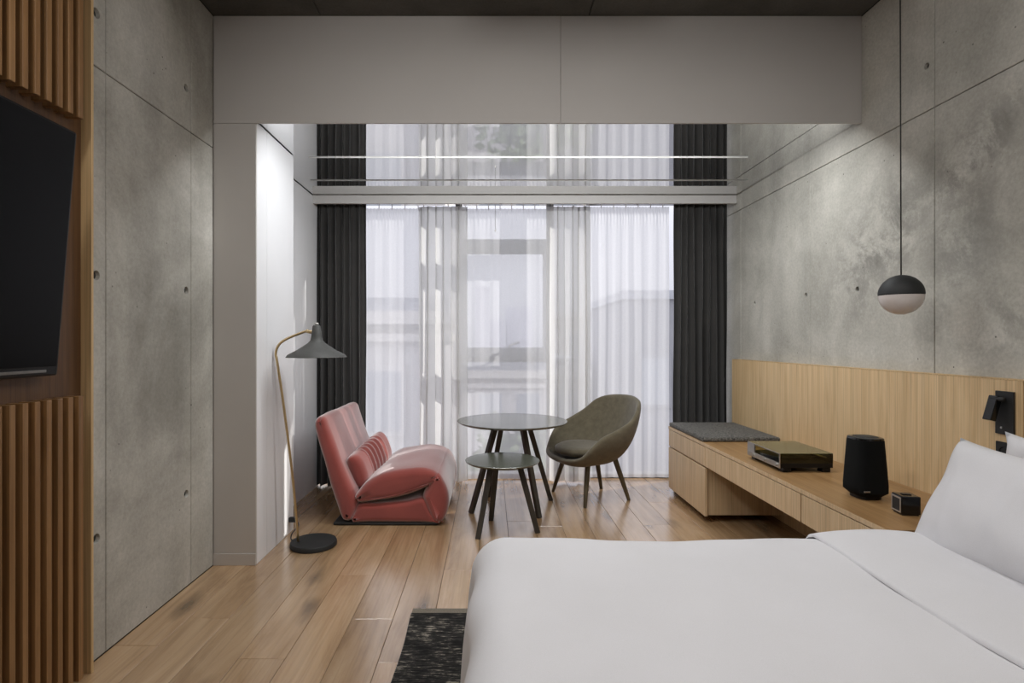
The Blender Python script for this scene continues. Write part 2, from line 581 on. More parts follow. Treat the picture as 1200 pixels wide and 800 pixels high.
M = {}
M['concrete_left'] = concrete('concrete_left', srgb(142, 139, 131), srgb(174, 171, 163), srgb(202, 199, 192))
M['concrete_right'] = concrete('concrete_right', srgb(156, 154, 145), srgb(185, 182, 173), srgb(206, 204, 196), stain=[
    (2.37, 2.06, 0.34, 0.13, -0.62, 1.0), (2.95, 1.78, 0.42, 0.24, -0.6, 0.95), (2.45, 1.72, 0.22, 0.30, 0.2, 0.7),
    (3.15, 1.62, 0.25, 0.28, 0.3, 0.75), (2.35, 1.32, 0.3, 0.16, 0.1, 0.7), (1.9, 2.2, 0.5, 0.2, -0.5, 0.6)])
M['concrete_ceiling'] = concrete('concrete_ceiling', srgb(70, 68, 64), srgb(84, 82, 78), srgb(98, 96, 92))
M['joint'] = plain('joint', srgb(52, 51, 48), 0.9)
M['white_shaded'] = plain('white_shaded', srgb(188, 184, 180), 0.55, gmix=0.02, gscale=3)  # darker copy of the white; shade on camera-facing boards put into the colour
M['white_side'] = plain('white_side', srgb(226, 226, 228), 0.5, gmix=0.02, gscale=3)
M['back_wall'] = plain('back_wall', srgb(150, 146, 140), 0.8, gmix=0.04, gscale=4)
M['rail_white'] = plain('rail_white', srgb(236, 234, 230), 0.45, gmix=0.02)
M['rail_grey'] = plain('rail_grey', srgb(196, 193, 190), 0.45, gmix=0.02)
m, nt, b = mat('stretch_ceiling'); M['mirror'] = m
b.inputs['Metallic'].default_value = 1.0; b.inputs['Roughness'].default_value = 0.025
_v = coords(nt, rand=False); _n = N(nt, 'ShaderNodeTexNoise', Scale=2.0); nt.links.new(_v, _n.inputs['Vector'])
_r = ramp(nt, [(0, srgb(232, 232, 232)), (1, srgb(238, 238, 238))]); nt.links.new(_n.outputs['Fac'], _r.inputs[0]); nt.links.new(_r.outputs[0], b.inputs['Base Color'])

M['floor_oak'] = oak('floor_oak', srgb(140, 108, 74), srgb(172, 140, 104), srgb(194, 164, 128), 'Y', 0.25, knots=1.0, vary=0.14, spec=1.0, fibre=0.16, cross=8.0, coat=0.6)
M['subfloor'] = plain('subfloor', srgb(60, 46, 33), 0.9)
M['oak_bench'] = oak('oak_bench', srgb(196, 166, 128), srgb(212, 184, 146), srgb(222, 196, 160), 'Z', 0.5, fine=1.6, fibre=0.28)
M['oak_top'] = oak('oak_top', srgb(136, 102, 64), srgb(156, 121, 80), srgb(170, 136, 94), 'Y', 0.38, fine=1.6, fibre=0.25)
M['oak_head'] = oak('oak_head', srgb(196, 164, 120), srgb(212, 182, 138), srgb(222, 194, 152), 'Z', 0.5, fine=1.8, fibre=0.3)
M['oak_wall'] = oak('oak_wall', srgb(110, 78, 46), srgb(138, 101, 62), srgb(160, 122, 80), 'Z', 0.5, vary=0.12, fibre=0.3)
M['oak_back_shaded'] = oak('oak_back_shaded', srgb(72, 47, 27), srgb(92, 63, 37), srgb(108, 77, 48), 'Z', 0.5, fibre=0.3)  # darkened oak, the shade between the slats is put into its colour
M['oak_edge'] = oak('oak_edge', srgb(190, 158, 112), srgb(204, 172, 126), srgb(214, 184, 140), 'Z', 0.5)
M['black_wood'] = oak('black_wood', srgb(30, 29, 27), srgb(44, 42, 39), srgb(60, 57, 52), 'Z', 0.45, fibre=0.2)
M['leg_wood'] = oak('leg_wood', srgb(40, 36, 32), srgb(56, 51, 45), srgb(74, 67, 58), 'Z', 0.45, fibre=0.2)
M['chair_leg'] = oak('chair_leg', srgb(58, 50, 36), srgb(80, 70, 50), srgb(100, 88, 64), 'Z', 0.45, fibre=0.2)
M['lino'] = plain('lino', srgb(88, 88, 80), 0.2, spec=1.0, gmix=0.06, gscale=30)
M['lino_small'] = plain('lino_small', srgb(84, 86, 76), 0.22, spec=1.0, gmix=0.06, gscale=30)
M['edge_ply'] = plain('edge_ply', srgb(70, 62, 50), 0.5, gscale=120)
M['red_velvet'] = fabric('red_velvet', srgb(124, 51, 44), srgb(146, 65, 56), 500, 0.8, 0.15, 1.0)
M['red_seam'] = plain('red_seam', srgb(206, 138, 122), 0.8)
M['black_board'] = plain('black_board', srgb(26, 25, 24), 0.6)
M['chair_wool'] = fabric('chair_wool', srgb(86, 79, 64), srgb(112, 104, 86), 420, 0.95, 0.5, 0.25, 25)
M['linen'] = fabric('linen', srgb(210, 209, 211), srgb(220, 219, 222), 700, 0.9, 0.06, 0.15, 3)
M['mattress'] = fabric('mattress', srgb(206, 203, 198), srgb(222, 219, 215), 500, 0.9, 0.1, 0.1)
M['dark_curtain'] = fabric('dark_curtain', srgb(42, 41, 40), srgb(58, 56, 54), 600, 0.85, 0.15, 0.35)
M['sheer_thin'] = sheer('sheer_thin', 0.36, (0.76, 0.76, 0.785, 1))
M['sheer_fold'] = sheer('sheer_fold', 0.14, (0.76, 0.755, 0.75, 1))
M['bench_pad'] = fabric('bench_pad', srgb(34, 33, 32), srgb(120, 118, 113), 110, 0.95, 0.6, 0.1, 60)
M['black_plastic'] = plain('black_plastic', srgb(18, 18, 19), 0.4, spec=0.3)
M['black_gloss'] = plain('black_gloss', srgb(10, 10, 11), 0.12)
M['screen'] = plain('screen', srgb(5, 5, 6), 0.3, spec=0.12, gmix=0.02)
M['black_matt'] = plain('black_matt', srgb(26, 27, 27), 0.6)
M['speaker_cloth'] = fabric('speaker_cloth', srgb(8, 9, 9), srgb(18, 19, 19), 500, 0.95, 0.4, 0.0)
M['silver'] = plain('silver', srgb(196, 194, 190), 0.3, 0.9, gmix=0.03)
M['steel'] = plain('steel', srgb(140, 138, 134), 0.3, 1.0, gmix=0.05)
M['brass'] = plain('brass', srgb(206, 182, 140), 0.3, 0.9, gmix=0.05)
M['lamp_grey'] = plain('lamp_grey', srgb(66, 66, 64), 0.6, gmix=0.06, gscale=90, grain=0.1)
M['lamp_inner'] = plain('lamp_inner', srgb(210, 208, 204), 0.6)
M['opal'] = plain('opal', srgb(206, 198, 194), 0.12, gmix=0.02)
M['smoke_side'] = glass('smoke_side', (0.62, 0.62, 0.48, 1), 0.09, 0.02)
M['smoke'] = smoked('smoke', (0.78, 0.78, 0.62, 1), 0.08, 0.02)
M['vinyl'] = plain('vinyl', srgb(14, 14, 14), 0.3)
M['window_glass'] = glass('window_glass', (0.94, 0.95, 0.96, 1), 0.012)
M['frame_grey'] = plain('frame_grey', srgb(136, 136, 136), 0.5, gmix=0.03)
M['cord_grey'] = plain('cord_grey', srgb(150, 148, 146), 0.7)
# rug: worn black pile over beige ground
m, nt, b = mat('rug_weave'); M['rug'] = m
_v = coords(nt, (14, 110, 10), rand=False); _n = N(nt, 'ShaderNodeTexNoise', Scale=1.0, Detail=5.0, Roughness=0.75); nt.links.new(_v, _n.inputs['Vector'])
_v2 = coords(nt, (1, 1, 1), rand=False); _n2 = N(nt, 'ShaderNodeTexNoise', Scale=8.0, Detail=6.0, Roughness=0.7); nt.links.new(_v2, _n2.inputs['Vector'])
_s = math_(nt, 'ADD', math_(nt, 'MULTIPLY', _n.outputs['Fac'], 0.62), math_(nt, 'MULTIPLY', _n2.outputs['Fac'], 0.38))
_r = ramp(nt, [(0.45, srgb(30, 29, 29)), (0.55, srgb(58, 56, 53)), (0.59, srgb(150, 142, 130))]); nt.links.new(_s, _r.inputs[0])
nt.links.new(_r.outputs[0], b.inputs['Base Color']); b.inputs['Roughness'].default_value = 0.95; b.inputs['Specular IOR Level'].default_value = 0.1
bump(nt, b, _n.outputs['Fac'], 0.5, 0.004)
M['rug_band'] = plain('rug_band', srgb(112, 104, 92), 0.95, gscale=200, gmix=0.3)
M['stone'] = plain('stone', srgb(226, 222, 216), 0.8, gscale=2, gmix=0.05)
M['stone_dark'] = plain('stone_dark', srgb(216, 213, 210), 0.8, gscale=2, gmix=0.05)
M['facade_grey'] = plain('facade_grey', srgb(150, 150, 154), 0.8, gscale=2, gmix=0.05)
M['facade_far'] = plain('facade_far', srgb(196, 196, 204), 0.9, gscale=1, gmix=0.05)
M['far_glass'] = plain('far_glass', srgb(176, 180, 186), 0.4)
M['roof_tin'] = plain('roof_tin', srgb(176, 178, 184), 0.5, gscale=2)
M['asphalt'] = plain('asphalt', srgb(184, 182, 180), 0.9, gscale=1)
M['leaf'] = plain('leaf', srgb(108, 122, 84), 0.7, gscale=3, gmix=0.4)
M['bark'] = plain('bark', srgb(96, 84, 70), 0.9)

# ------------------------------------------------------------------ the setting
XL, XR, XN, XP = -1.55, 2.075, -1.50, -1.312       # concrete left wall, concrete right wall, niche left wall, pillar side
YB, YP, YP2, YG = -2.0, 3.1, 3.69, 5.15            # back wall, pillar and bulkhead face, pillar's far side, glass
ZM = 2.486                                          # mirror-gloss niche ceiling, just above the bulkhead's lower edge
ZC, ZN = 3.07, 2.47                                 # ceilings

floor = struct('floor', bxm(-1.8, 2.3, YB - 0.2, 5.2, -0.25, -0.012), M['subfloor'])
# oak planks, 185 mm wide, laid along the room
PW = 0.185
x = -1.366 - PW * 2
rows = []
while x < XR:
    rows.append(x); x += PW
for i, x0 in enumerate(rows):
    a, b_ = max(x0 + 0.0009, XL + 0.001), min(x0 + PW - 0.0009, XR - 0.001)
    if b_ - a < 0.02:
        continue
    y = YB - random.uniform(0, 1.6)
    while y < 5.088:
        y2 = min(y + random.choice((1.5, 1.8, 2.1, 2.2)), 5.088)
        if 5.088 - y2 < 0.35:
            y2 = 5.088
        ya = max(y, YB)
        if y2 - ya > 0.05:
            bm = bxm(a, b_, ya + 0.0009, y2 - 0.0009, -0.012, random.uniform(-0.0003, 0.0003), bev=0.0012, seg=1)
            o = link('plank', bm, M['floor_oak'], floor)
            settle_c = Vector(((a + b_) / 2, (ya + y2) / 2, 0))
            o.data.transform(Matrix.Translation(-settle_c)); o.location = settle_c
        y = y2

# concrete walls cast in panels, with sunk tie holes
def concrete_wall(name, m, xf, xb, slab, ys, zs, holes):
    w = struct(name, bxm(*slab), M['joint'])
    for y0, y1 in zip(ys, ys[1:]):
        for z0, z1 in zip(zs, zs[1:]):
            hs = [h for h in holes if y0 + 0.03 < h[0] < y1 - 0.03 and z0 + 0.03 < h[1] < z1 - 0.03]
            link('concrete_panel', holed_panel(BM(), xf, xb, y0, y1, z0, z1, hs, r=0.020 if xf < 0 else 0.016), m, w)
    for hy, hz in holes:
        sg = 1 if xb > xf else -1
        rh = (0.020 if xf < 0 else 0.016) * 0.86
        link('tie_plug', place(lathe(BM(), [(0, 0.0), (rh * 0.7, 0.0), (rh, -0.004), (0, -0.004)], (0, 0, 0), 14), (xf + sg * 0.011, hy, hz), (0, 1, 0), (0, 0, -sg)), M['black_matt'], w)
    return w
TZ = (0.475, 1.51, 2.54)
concrete_wall('wall_left', M['concrete_left'], XL, XL - 0.035, (XL - 0.2, XL - 0.033, YB, YP2, 0, ZC),
              (YB, 0.75, 2.235, 2.87, 3.1), (0, 2.33, ZC), [(2.18, z) for z in TZ] + [(2.825, z) for z in TZ])
concrete_wall('wall_right', M['concrete_right'], XR, XR + 0.035, (XR + 0.033, XR + 0.2, YB, 5.2, 0, ZC),
              (YB, 0.6, 1.594, 2.594, 3.6, 4.6, 5.2), (0, 2.345, ZC), [(4.36, 1.55), (3.65, 1.555), (3.14, 1.545), (2.64, 2.56)])
ceil = struct('ceiling', bxm(XL - 0.2, XR + 0.2, YB, YP + 0.1, ZC + 0.03, ZC + 0.2), M['joint'])
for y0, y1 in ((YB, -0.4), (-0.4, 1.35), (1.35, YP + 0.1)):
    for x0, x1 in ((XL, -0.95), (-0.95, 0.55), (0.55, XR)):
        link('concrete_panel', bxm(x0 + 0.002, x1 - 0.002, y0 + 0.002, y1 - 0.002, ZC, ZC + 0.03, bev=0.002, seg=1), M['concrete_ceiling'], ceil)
struct('wall_back', bxm(XL - 0.2, XR + 0.2, YB - 0.15, YB, 0, ZC + 0.2), M['back_wall'])

# plasterboard bulkhead across the room and the boxed pillar on its left
bulk = struct('wall_bulkhead', box(box(box(bxm(XL - 0.034, XR, YP + 0.013, YP + 0.06, ZN + 0.04, ZC), XP, XR, YP + 0.013, YP + 0.06, ZM + 0.001, ZN + 0.04), XL - 0.2, XR + 0.2, YP + 0.06, 5.05, ZN + 0.021, ZC + 0.2), XL - 0.2, XR + 0.2, 5.05, 5.2, 2.68, ZC + 0.2), M['white_shaded'])
xs = 0.391
link('board', bxm(XL + 0.001, xs - 0.0008, YP, YP + 0.0135, ZN, ZC - 0.001, bev=0.001, seg=1), M['white_shaded'], bulk)
link('board', bxm(xs + 0.0008, XR - 0.001, YP, YP + 0.0135, ZN, ZC - 0.001, bev=0.001, seg=1), M['white_shaded'], bulk)
pil = struct('wall_pillar', bxm(XL - 0.033, XP - 0.013, YP + 0.013, YP2 - 0.002, 0, ZN - 0.002), M['white_shaded'])
link('board', bxm(XL + 0.001, XP, YP, YP + 0.0135, 0.001, ZN - 0.0015, bev=0.001, seg=1), M['white_shaded'], pil)
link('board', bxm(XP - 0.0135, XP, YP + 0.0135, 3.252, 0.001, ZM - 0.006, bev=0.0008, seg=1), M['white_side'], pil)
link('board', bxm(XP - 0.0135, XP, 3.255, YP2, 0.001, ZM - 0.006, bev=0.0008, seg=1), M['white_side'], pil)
struct('baseboard_left', bxm(XL + 0.001, XP + 0.0006, YP - 0.004, YP + 0.0005, 0.0, 0.066, bev=0.001, seg=1), M['white_shaded'])
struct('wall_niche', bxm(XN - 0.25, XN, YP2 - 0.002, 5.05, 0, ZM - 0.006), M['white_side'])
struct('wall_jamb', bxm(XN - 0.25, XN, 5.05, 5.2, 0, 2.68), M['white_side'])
struct('ceiling', bxm(XL, XR - 0.004, YP + 0.0136, 5.05, ZM, ZM + 0.005), M['mirror'])
struct('trim_1', bxm(XN, XR - 0.002, 4.67, 4.70, ZN - 0.0575, ZM - 0.0005, bev=0.002), M['rail_grey'])
for k, yy in ((2, F * (ZM - H) / (CY - 211)), (3, F * (ZM - H) / (CY - 184))):
    struct('trim_%d' % k, tube(BM(), [(XP + 0.09 - (k == 2) * 0.16, yy, ZM - 0.003), (XR - 0.35 + (k == 2) * 0.24, yy, ZM - 0.003)], 0.003, 8), M['rail_white'], smooth=True)

# window wall: three bays, the middle one with an opening sash between a top light and a low light
win = thing('window_1', '', '', (0.28, YG, 0))
del win['label'], win['category']
win['kind'] = 'structure'
def fr(x0, x1, z0, z1, d0=YG - 0.04, d1=YG + 0.05, name='frame_bar', bev=0.004):
    return link(name, bxm(x0, x1, d0, d1, z0, z1, bev=bev, seg=1), M['frame_grey'], win)
mx = (-1.47, -0.295, 0.55, XR - 0.014)
fr(XN, XR - 0.001, 0.0, 0.035, YG - 0.06); fr(XN, XR - 0.001, 2.62, 2.68)
for xm in mx:
    fr(xm - (0.03 if xm < 2 else 0.012), xm + (0.03 if xm < 2 else 0.012), 0.035, 2.62)
zt = (P(0, 281, YG).z, P(0, 297, YG).z); zb = (P(0, 407, YG).z, P(0, 424, YG).z)
fr(mx[1] + 0.03, mx[2] - 0.03, zt[1], zt[0]); fr(mx[1] + 0.03, mx[2] - 0.03, zb[1], zb[0])
fr(mx[1] + 0.03, mx[1] + 0.065, zb[0], zt[1], YG - 0.06, YG + 0.03, 'sash_bar'); fr(mx[2] - 0.065, mx[2] - 0.03, zb[0], zt[1], YG - 0.06, YG + 0.03, 'sash_bar')
hb = tube(BM(), [(0.17, YG - 0.05, zb[0] - 0.02), (0.17, YG - 0.09, zb[0] - 0.02), (0.17, YG - 0.095, zb[0] + 0.02), (0.26, YG - 0.095, zb[0] + 0.05)], 0.011, 8)
link('window_handle', hb, M['silver'], win, smooth=True)
for x0, x1, z0, z1 in ((mx[0], mx[1], 0.035, 2.62), (mx[2], mx[3], 0.035, 2.62), (mx[1], mx[2], 0.035, zb[1]), (mx[1], mx[2], zb[0], zt[1]), (mx[1], mx[2], zt[0], 2.62)):
    link('pane', bxm(x0 + 0.03, x1 - (0.03 if x1 < 2 else 0.012), YG, YG + 0.006, z0, z1), M['window_glass'], win)

# ------------------------------------------------------------------ curtains
def curtain(name, label, group, x0, x1, d, z0, z1, m, folds, amp, over, seed, cat='curtain', gather=0.03, amp2=0.3, nz=26, per=14, hang=0.0):
    """cloth hung in S folds; 'over' pushes the folds sideways so that they overlap"""
    rnd = random.Random(seed)
    root = thing(name, label, cat, ((x0 + x1) / 2, d, z0), 0, group)
    n = int(folds * per)
    ph = [rnd.uniform(-0.6, 0.6) for _ in range(int(folds) + 3)]
    am = [rnd.uniform(0.65, 1.25) for _ in range(int(folds) + 3)]
    bm = BM(); g = []
    for j in range(nz + 1):
        f = j / nz                                   # 0 at the hem, 1 at the heading
        z = z0 + (z1 - z0) * f
        top = max(0.0, (f - 0.93) / 0.07)            # pinch at the heading
        row = []
        for i in range(n + 1):
            u = i / n
            k = u * folds; ki = int(k); fr_ = k - ki
            a_ = am[ki] * (1 - fr_) + am[ki + 1] * fr_
            p_ = (ph[ki] * (1 - fr_) + ph[ki + 1] * fr_) * (0.4 + 0.6 * (1 - f))
            th = 2 * math.pi * (k + 0.22 * p_)
            A = amp * a_ * (1 - 0.45 * top) * (0.75 + 0.35 * (1 - f))
            x = x0 + (x1 - x0) * u + over * math.sin(2 * th) * a_ + 0.012 * noise.noise(Vector((u * 4 + seed, f * 2.2, 1)))
            y = d + A * math.sin(th) + amp2 * A * math.sin(2.7 * th + 1 + seed) * (0.6 + 0.4 * top) + 0.3 * A * noise.noise(Vector((u * 9 + seed, f * 1.5, 4)))
            if top > 0:
                y += top * 0.008 * math.sin(4 * th)
            x = min(max(x, x0 - 0.01), x1 + 0.01)
            row.append(bm.verts.new((x, y, z + (hang * math.sin(th) if j == 0 else 0))))
        g.append(row)
    for A, B in zip(g, g[1:]):
        for i in range(n):
            bm.faces.new((A[i], A[i + 1], B[i + 1], B[i]))
    link('cloth', bm, m, root, smooth=True)
    # hooks on the rail
    hk = None
    nh = max(4, int((x1 - x0) / 0.1))
    for k in range(nh):
        xx = x0 + (x1 - x0) * (k + 0.5) / nh
        b = bxm(-0.003, 0.003, -0.003, 0.003, -0.01, ZM - z1 - 0.0005, bev=0.001, seg=1)
        if hk is None:
            hk = link('hook', b, M['rail_white'], root, local=True)
            hk.location = (xx - root.location.x, 0, z1 - z0)
        else:
            b.free()
            c = hk.copy(); COL.objects.link(c); c.parent = root
            c.location = (xx - root.location.x, 0, z1 - z0)
    return root

DC, DS = 4.79, 4.93
px = lambda x, d: (x - CX) * d / F
DG = 'dark blackout curtains at the two ends of the window'
SG = 'white sheer curtains across the window'
curtain('blackout_curtain', 'charcoal blackout curtain at the left end of the window behind the red sofa', DG, px(371, DC), px(429, DC), DC, 0.012, 2.445, M['dark_curtain'], 6.5, 0.045, 0.006, 3)
curtain('blackout_curtain', 'charcoal blackout curtain at the right end of the window behind the bench', DG, px(789, DC), XR - 0.035, DC, 0.012, 2.445, M['dark_curtain'], 7.5, 0.045, 0.006, 11)
curtain('sheer_curtain', 'flat white sheer curtain beside the left dark curtain, behind the sofa', SG, px(420, DS), px(497, DS), DS + 0.04, 0.018, 2.44, M['sheer_thin'], 5, 0.004, 0.0, 5)
curtain('sheer_curtain', 'bunched white sheer curtain in dense folds behind the red sofa seat end', SG, px(490, DS), px(547, DS), DS - 0.035, 0.018, 2.44, M['sheer_fold'], 3.3, 0.042, 0.02, 6)
curtain('sheer_curtain', 'flat white sheer curtain over the window sash behind the tables', SG, px(538, DS), px(648, DS), DS + 0.05, 0.018, 2.44, M['sheer_thin'], 6, 0.005, 0.0, 8)
curtain('sheer_curtain', 'bunched white sheer curtain in dense folds between round table and armchair', SG, px(640, DS), px(690, DS), DS - 0.035, 0.018, 2.44, M['sheer_fold'], 3.0, 0.042, 0.02, 9)
curtain('sheer_curtain', 'flat white sheer curtain behind the armchair, beside the right dark curtain', SG, px(683, 5.03), px(784, 5.03), 5.03, 0.018, 2.47, M['sheer_thin'], 7, 0.005, 0.0, 10)

pcd = thing('pull_cord', 'thin grey cord hanging before the top of the middle sheer curtain', 'cord', (0.04, 4.80, 2.22))
link('cord', tube(BM(), [(0.04, 4.80, ZM - 0.001), (0.041, 4.80, 2.22)], 0.0022, 6), M['cord_grey'], pcd)
link('bead', lathe(BM(), [(0, 0), (0.005, 0.003), (0.006, 0.012), (0.003, 0.02), (0, 0.021)], (0.041, 4.80, 2.20), 10), M['rail_white'], pcd, smooth=True)

# ------------------------------------------------------------------ slatted oak wall panel and television (left)
YE = 2.10                                            # far edge of the panel
sp = thing('slatted_wall_panel', 'oak wall panel with vertical slats above and below the television', 'wall panel', (-1.53, 1.5, 0))
link('backing_board', bxm(XL + 0.001, -1.543, 0.9, YE - 0.012, 0.0, ZC - 0.004), M['oak_back_shaded'], sp)
link('edge_strip', bxm(XL + 0.001, -1.503, YE - 0.012, YE, 0.0, ZC - 0.004, bev=0.001, seg=1), M['oak_edge'], sp)
first = {}
for k in range(24):
    yc = 2.026 - 0.048 * k - 0.011
    for key, z0, z1 in (('low', 0.02, 1.052), ('high', 2.06, ZC - 0.01)):
        if key not in first:
            o = link('slat', bxm(-1.5435, -1.488, yc - 0.011, yc + 0.011, z0, z1, bev=0.0012, seg=1), M['oak_wall'], sp)
            first[key] = o
        else:
            o = first[key].copy(); COL.objects.link(o); o.parent = sp
            o.location = (0, -0.048 * k, 0)

tv = thing('television', 'large black flat television tilted down on the slatted oak wall panel', 'television', (-1.47, 1.18, 1.55))
def tv_slab(bm, y0, y1, h0, h1, t0, t1, bev):        # slab in the tilted frame: h up the screen, t out from it
    box(bm, t0, t1, y0, y1, h0, h1, bev=bev)
    a = math.atan2(0.068, 0.836)
    bmesh.ops.rotate(bm, verts=bm.verts, cent=(0, 0, 0), matrix=Matrix.Rotation(a, 3, 'Y'))
    bmesh.ops.translate(bm, verts=bm.verts, vec=(-1.452, 0, 1.55))
    return bm
link('casing', tv_slab(BM(), 0.46, 1.905, -0.418, 0.418, -0.03, 0.0, 0.008), M['black_plastic'], tv)
link('screen', tv_slab(BM(), 0.472, 1.893, -0.385, 0.408, -0.001, 0.0015, 0.0005), M['screen'], tv)
link('chin_strip', tv_slab(BM(), 0.6, 1.85, -0.404, -0.395, 0.0, 0.003, 0.0008), M['steel'], tv, )
link('wall_bracket', bxm(-1.543, -1.47, 1.0, 1.4, 1.42, 1.68, bev=0.004), M['black_plastic'], tv)

# ------------------------------------------------------------------ floor lamp
DL = 3.33
lb = P(367.5, 637, 3.40); lb.z = 0
fl = thing('floor_lamp', 'grey bell-shade floor lamp with thin bent brass stem beside the red sofa', 'floor lamp', lb)
link('base', lathe(BM(), [(0, 0), (0.132, 0), (0.138, 0.004), (0.138, 0.026), (0.134, 0.031), (0, 0.031)], lb), M['black_matt'], fl, smooth=True, auto=40)
stem = [P(349.5, 629, 3.385), P(343, 560, 3.37), P(333, 480, 3.345), P(325, 425, DL), P(323.2, 415, DL), P(324.5, 408, DL), P(328, 402.5, DL), P(334, 398, DL), P(345, 393, DL), P(357, 388.5, DL), P(361, 387, DL)]
stem[0].z = 0.03
stem = catmull(stem, 5, closed=False)
link('stem', tube(BM(), stem, 0.0075, 10), M['brass'], fl, smooth=True)
sc_ = P(371, 400, DL)
zz = lambda y: H - (y - CY) * DL / F - 0.0
rr = lambda w: w * DL / F
prof = [(0.0, zz(381)), (rr(3.6), zz(381)), (rr(4.6), zz(382.5)), (rr(6.0), zz(394)), (rr(7.2), zz(399)), (rr(10), zz(402)), (rr(22), zz(410)), (rr(32.5), zz(415.5)), (rr(34.5), zz(418.3)), (rr(33.8), zz(418.6)), (rr(31.5), zz(416.2)), (rr(21), zz(411)), (rr(9), zz(403.5)), (rr(5.5), zz(399)), (0, zz(398))]
sh = link('shade', lathe(BM(), prof, (sc_.x, DL, 0), 64), M['lamp_grey'], fl, smooth=True, auto=50)
link('knob', lathe(BM(), [(0, zz(377.5)), (rr(2.0), zz(378)), (rr(2.6), zz(379.5)), (rr(2.0), zz(381.2)), (0, zz(381.2))], (sc_.x, DL, 0), 16), M['silver'], fl, smooth=True)
link('swivel', tube(BM(), [P(359, 387.6, DL), P(366.5, 389.5, DL)], 0.011, 10), M['brass'], fl, smooth=True)
cord = catmull([lb + Vector((-0.12, 0.05, 0.012)), lb + Vector((-0.17, 0.09, 0.006)), lb + Vector((-0.18, 0.14, 0.03)), lb + Vector((-0.16, 0.20, 0.06)), Vector((XP + 0.045, lb.y + 0.21, 0.09))], 6, closed=False)
link('power_cord', tube(BM(), cord, 0.004, 6), M['black_plastic'], fl, smooth=True)
link('plug', bxm(XP + 0.0005, XP + 0.05, lb.y + 0.197, lb.y + 0.225, 0.075, 0.108, bev=0.006), M['black_plastic'], fl)

# ------------------------------------------------------------------ red folding sofa
DN, DF = 3.745, 4.70
sN = F / DN
q = lambda cx_, cy_: ((355 + cx_ * 0.2125 - CX) / sN, H - (455 + cy_ * 0.2125 - CY) / sN)
sofa = thing('sofa_bed', 'terracotta red folding sofa with rolled seat beside the floor lamp', 'sofa', (-0.75, (DN + DF) / 2, 0))
back = catmull([q(58, 205), q(66, 172), q(92, 157), q(122, 172), q(150, 245), q(205, 410), q(262, 540), q(296, 640), q(272, 715), q(240, 738), q(206, 712), q(165, 600), q(110, 410), q(70, 265)], 5)
top = catmull([q(283, 606), q(300, 575), q(345, 522), q(450, 470), q(600, 447), q(690, 452), q(742, 478), q(735, 520), q(690, 545), q(600, 585), q(480, 612), q(350, 630), q(300, 628)], 5)
roll = catmull([q(742, 474), q(783, 530), q(801, 600), q(796, 675), q(775, 728), q(742, 750), q(712, 735), q(680, 668), q(660, 615), q(664, 580), q(700, 520)], 5)
low = catmull([q(268, 708), q(300, 645), q(400, 640), q(560, 628), q(665, 612), q(710, 690), q(745, 738), q(725, 748), q(500, 748), q(300, 746), q(262, 738)], 5)
link('backrest', soft_extrude(BM(), back, DN, DF, 0.055, 10, 0.004, 0.006), M['red_velvet'], sofa, smooth=True)
link('seat_cushion', soft_extrude(BM(), top, DN, DF, 0.05, 10, 0.006, 0.008), M['red_velvet'], sofa, smooth=True)
link('front_roll', soft_extrude(BM(), roll, DN + 0.005, DF, 0.045, 10, 0.004, 0.006), M['red_velvet'], sofa, smooth=True)
link('lower_cushion', soft_extrude(BM(), low, DN + 0.012, DF - 0.01, 0.04, 10, 0.0, 0.004), M['red_velvet'], sofa, smooth=True)
link('base_board', bxm(q(160, 0)[0], q(742, 0)[0], DN + 0.02, DF - 0.03, 0.0, q(0, 742)[1], bev=0.012), M['black_board'], sofa)
def seam(pts, dy=0.012):
    c = catmull([Vector((p[0], DN + dy, p[1])) for p in pts], 6, closed=False)
    return tube(BM(), c, 0.0032, 6)
link('piping', seam([q(286, 606), q(380, 612), q(500, 590), q(610, 555), q(690, 528)], 0.006), M['red_velvet'], sofa, smooth=True)
link('piping', seam([q(690, 528), q(712, 600), q(712, 700), q(770, 740)], 0.018), M['red_velvet'], sofa, smooth=True)
link('piping', seam([q(262, 705), q(400, 700), q(560, 700), q(700, 708)], 0.022), M['red_velvet'], sofa, smooth=True)

# lumbar cushion with gathered pleats
bm = BM()
A0, A1 = Vector((-0.945, 3.86, 0.335)), Vector((-0.855, 4.46, 0.425))
ax = (A1 - A0).normalized(); Lc = (A1 - A0).length
up = (Vector((-0.33, 0.0, 1.0)) - ax * Vector((-0.33, 0, 1.0)).dot(ax)).normalized(); sd = ax.cross(up)
rings = []
NS, NR = 72, 30
for i in range(NS + 1):
    f = i / NS
    e = min(f, 1 - f) / 0.10
    k = math.sqrt(max(0.0, 1 - max(0, 1 - e) ** 2)) if e < 1 else 1.0
    k = max(k, 0.03)
    pl = 0.006 * (math.sin(f * 2 * math.pi * 9.5) if 0.24 < f < 0.80 else 0)
    ring = []
    for j in range(NR):
        a = 2 * math.pi * j / NR
        c_, s_ = math.cos(a), math.sin(a)
        ss = lambda t, p: math.copysign(abs(t) ** p, t)
        w, h = 0.066 * (0.35 + 0.65 * k) * k ** 0.3, 0.118 * (0.86 + 0.14 * k)
        if k <= 0.04:
            w = 0.012
        ring.append(bm.verts.new(A0 + ax * (Lc * f) + sd * (ss(c_, 0.8) * (w + pl)) + up * (ss(s_, 0.75) * (h + pl * 0.6))))
    rings.append(ring)
for A, B in zip(rings, rings[1:]):
    for j in range(NR):
        bm.faces.new((A[j], A[(j + 1) % NR], B[(j + 1) % NR], B[j]))
bm.faces.new(rings[0]); bm.faces.new(rings[-1])
o = link('lumbar_cushion', bm, M['red_velvet'], smooth=True)
tag(settle(o, (-0.9, 4.16, 0.27)), 'small red pleated lumbar cushion leaning on the sofa backrest', 'cushion')

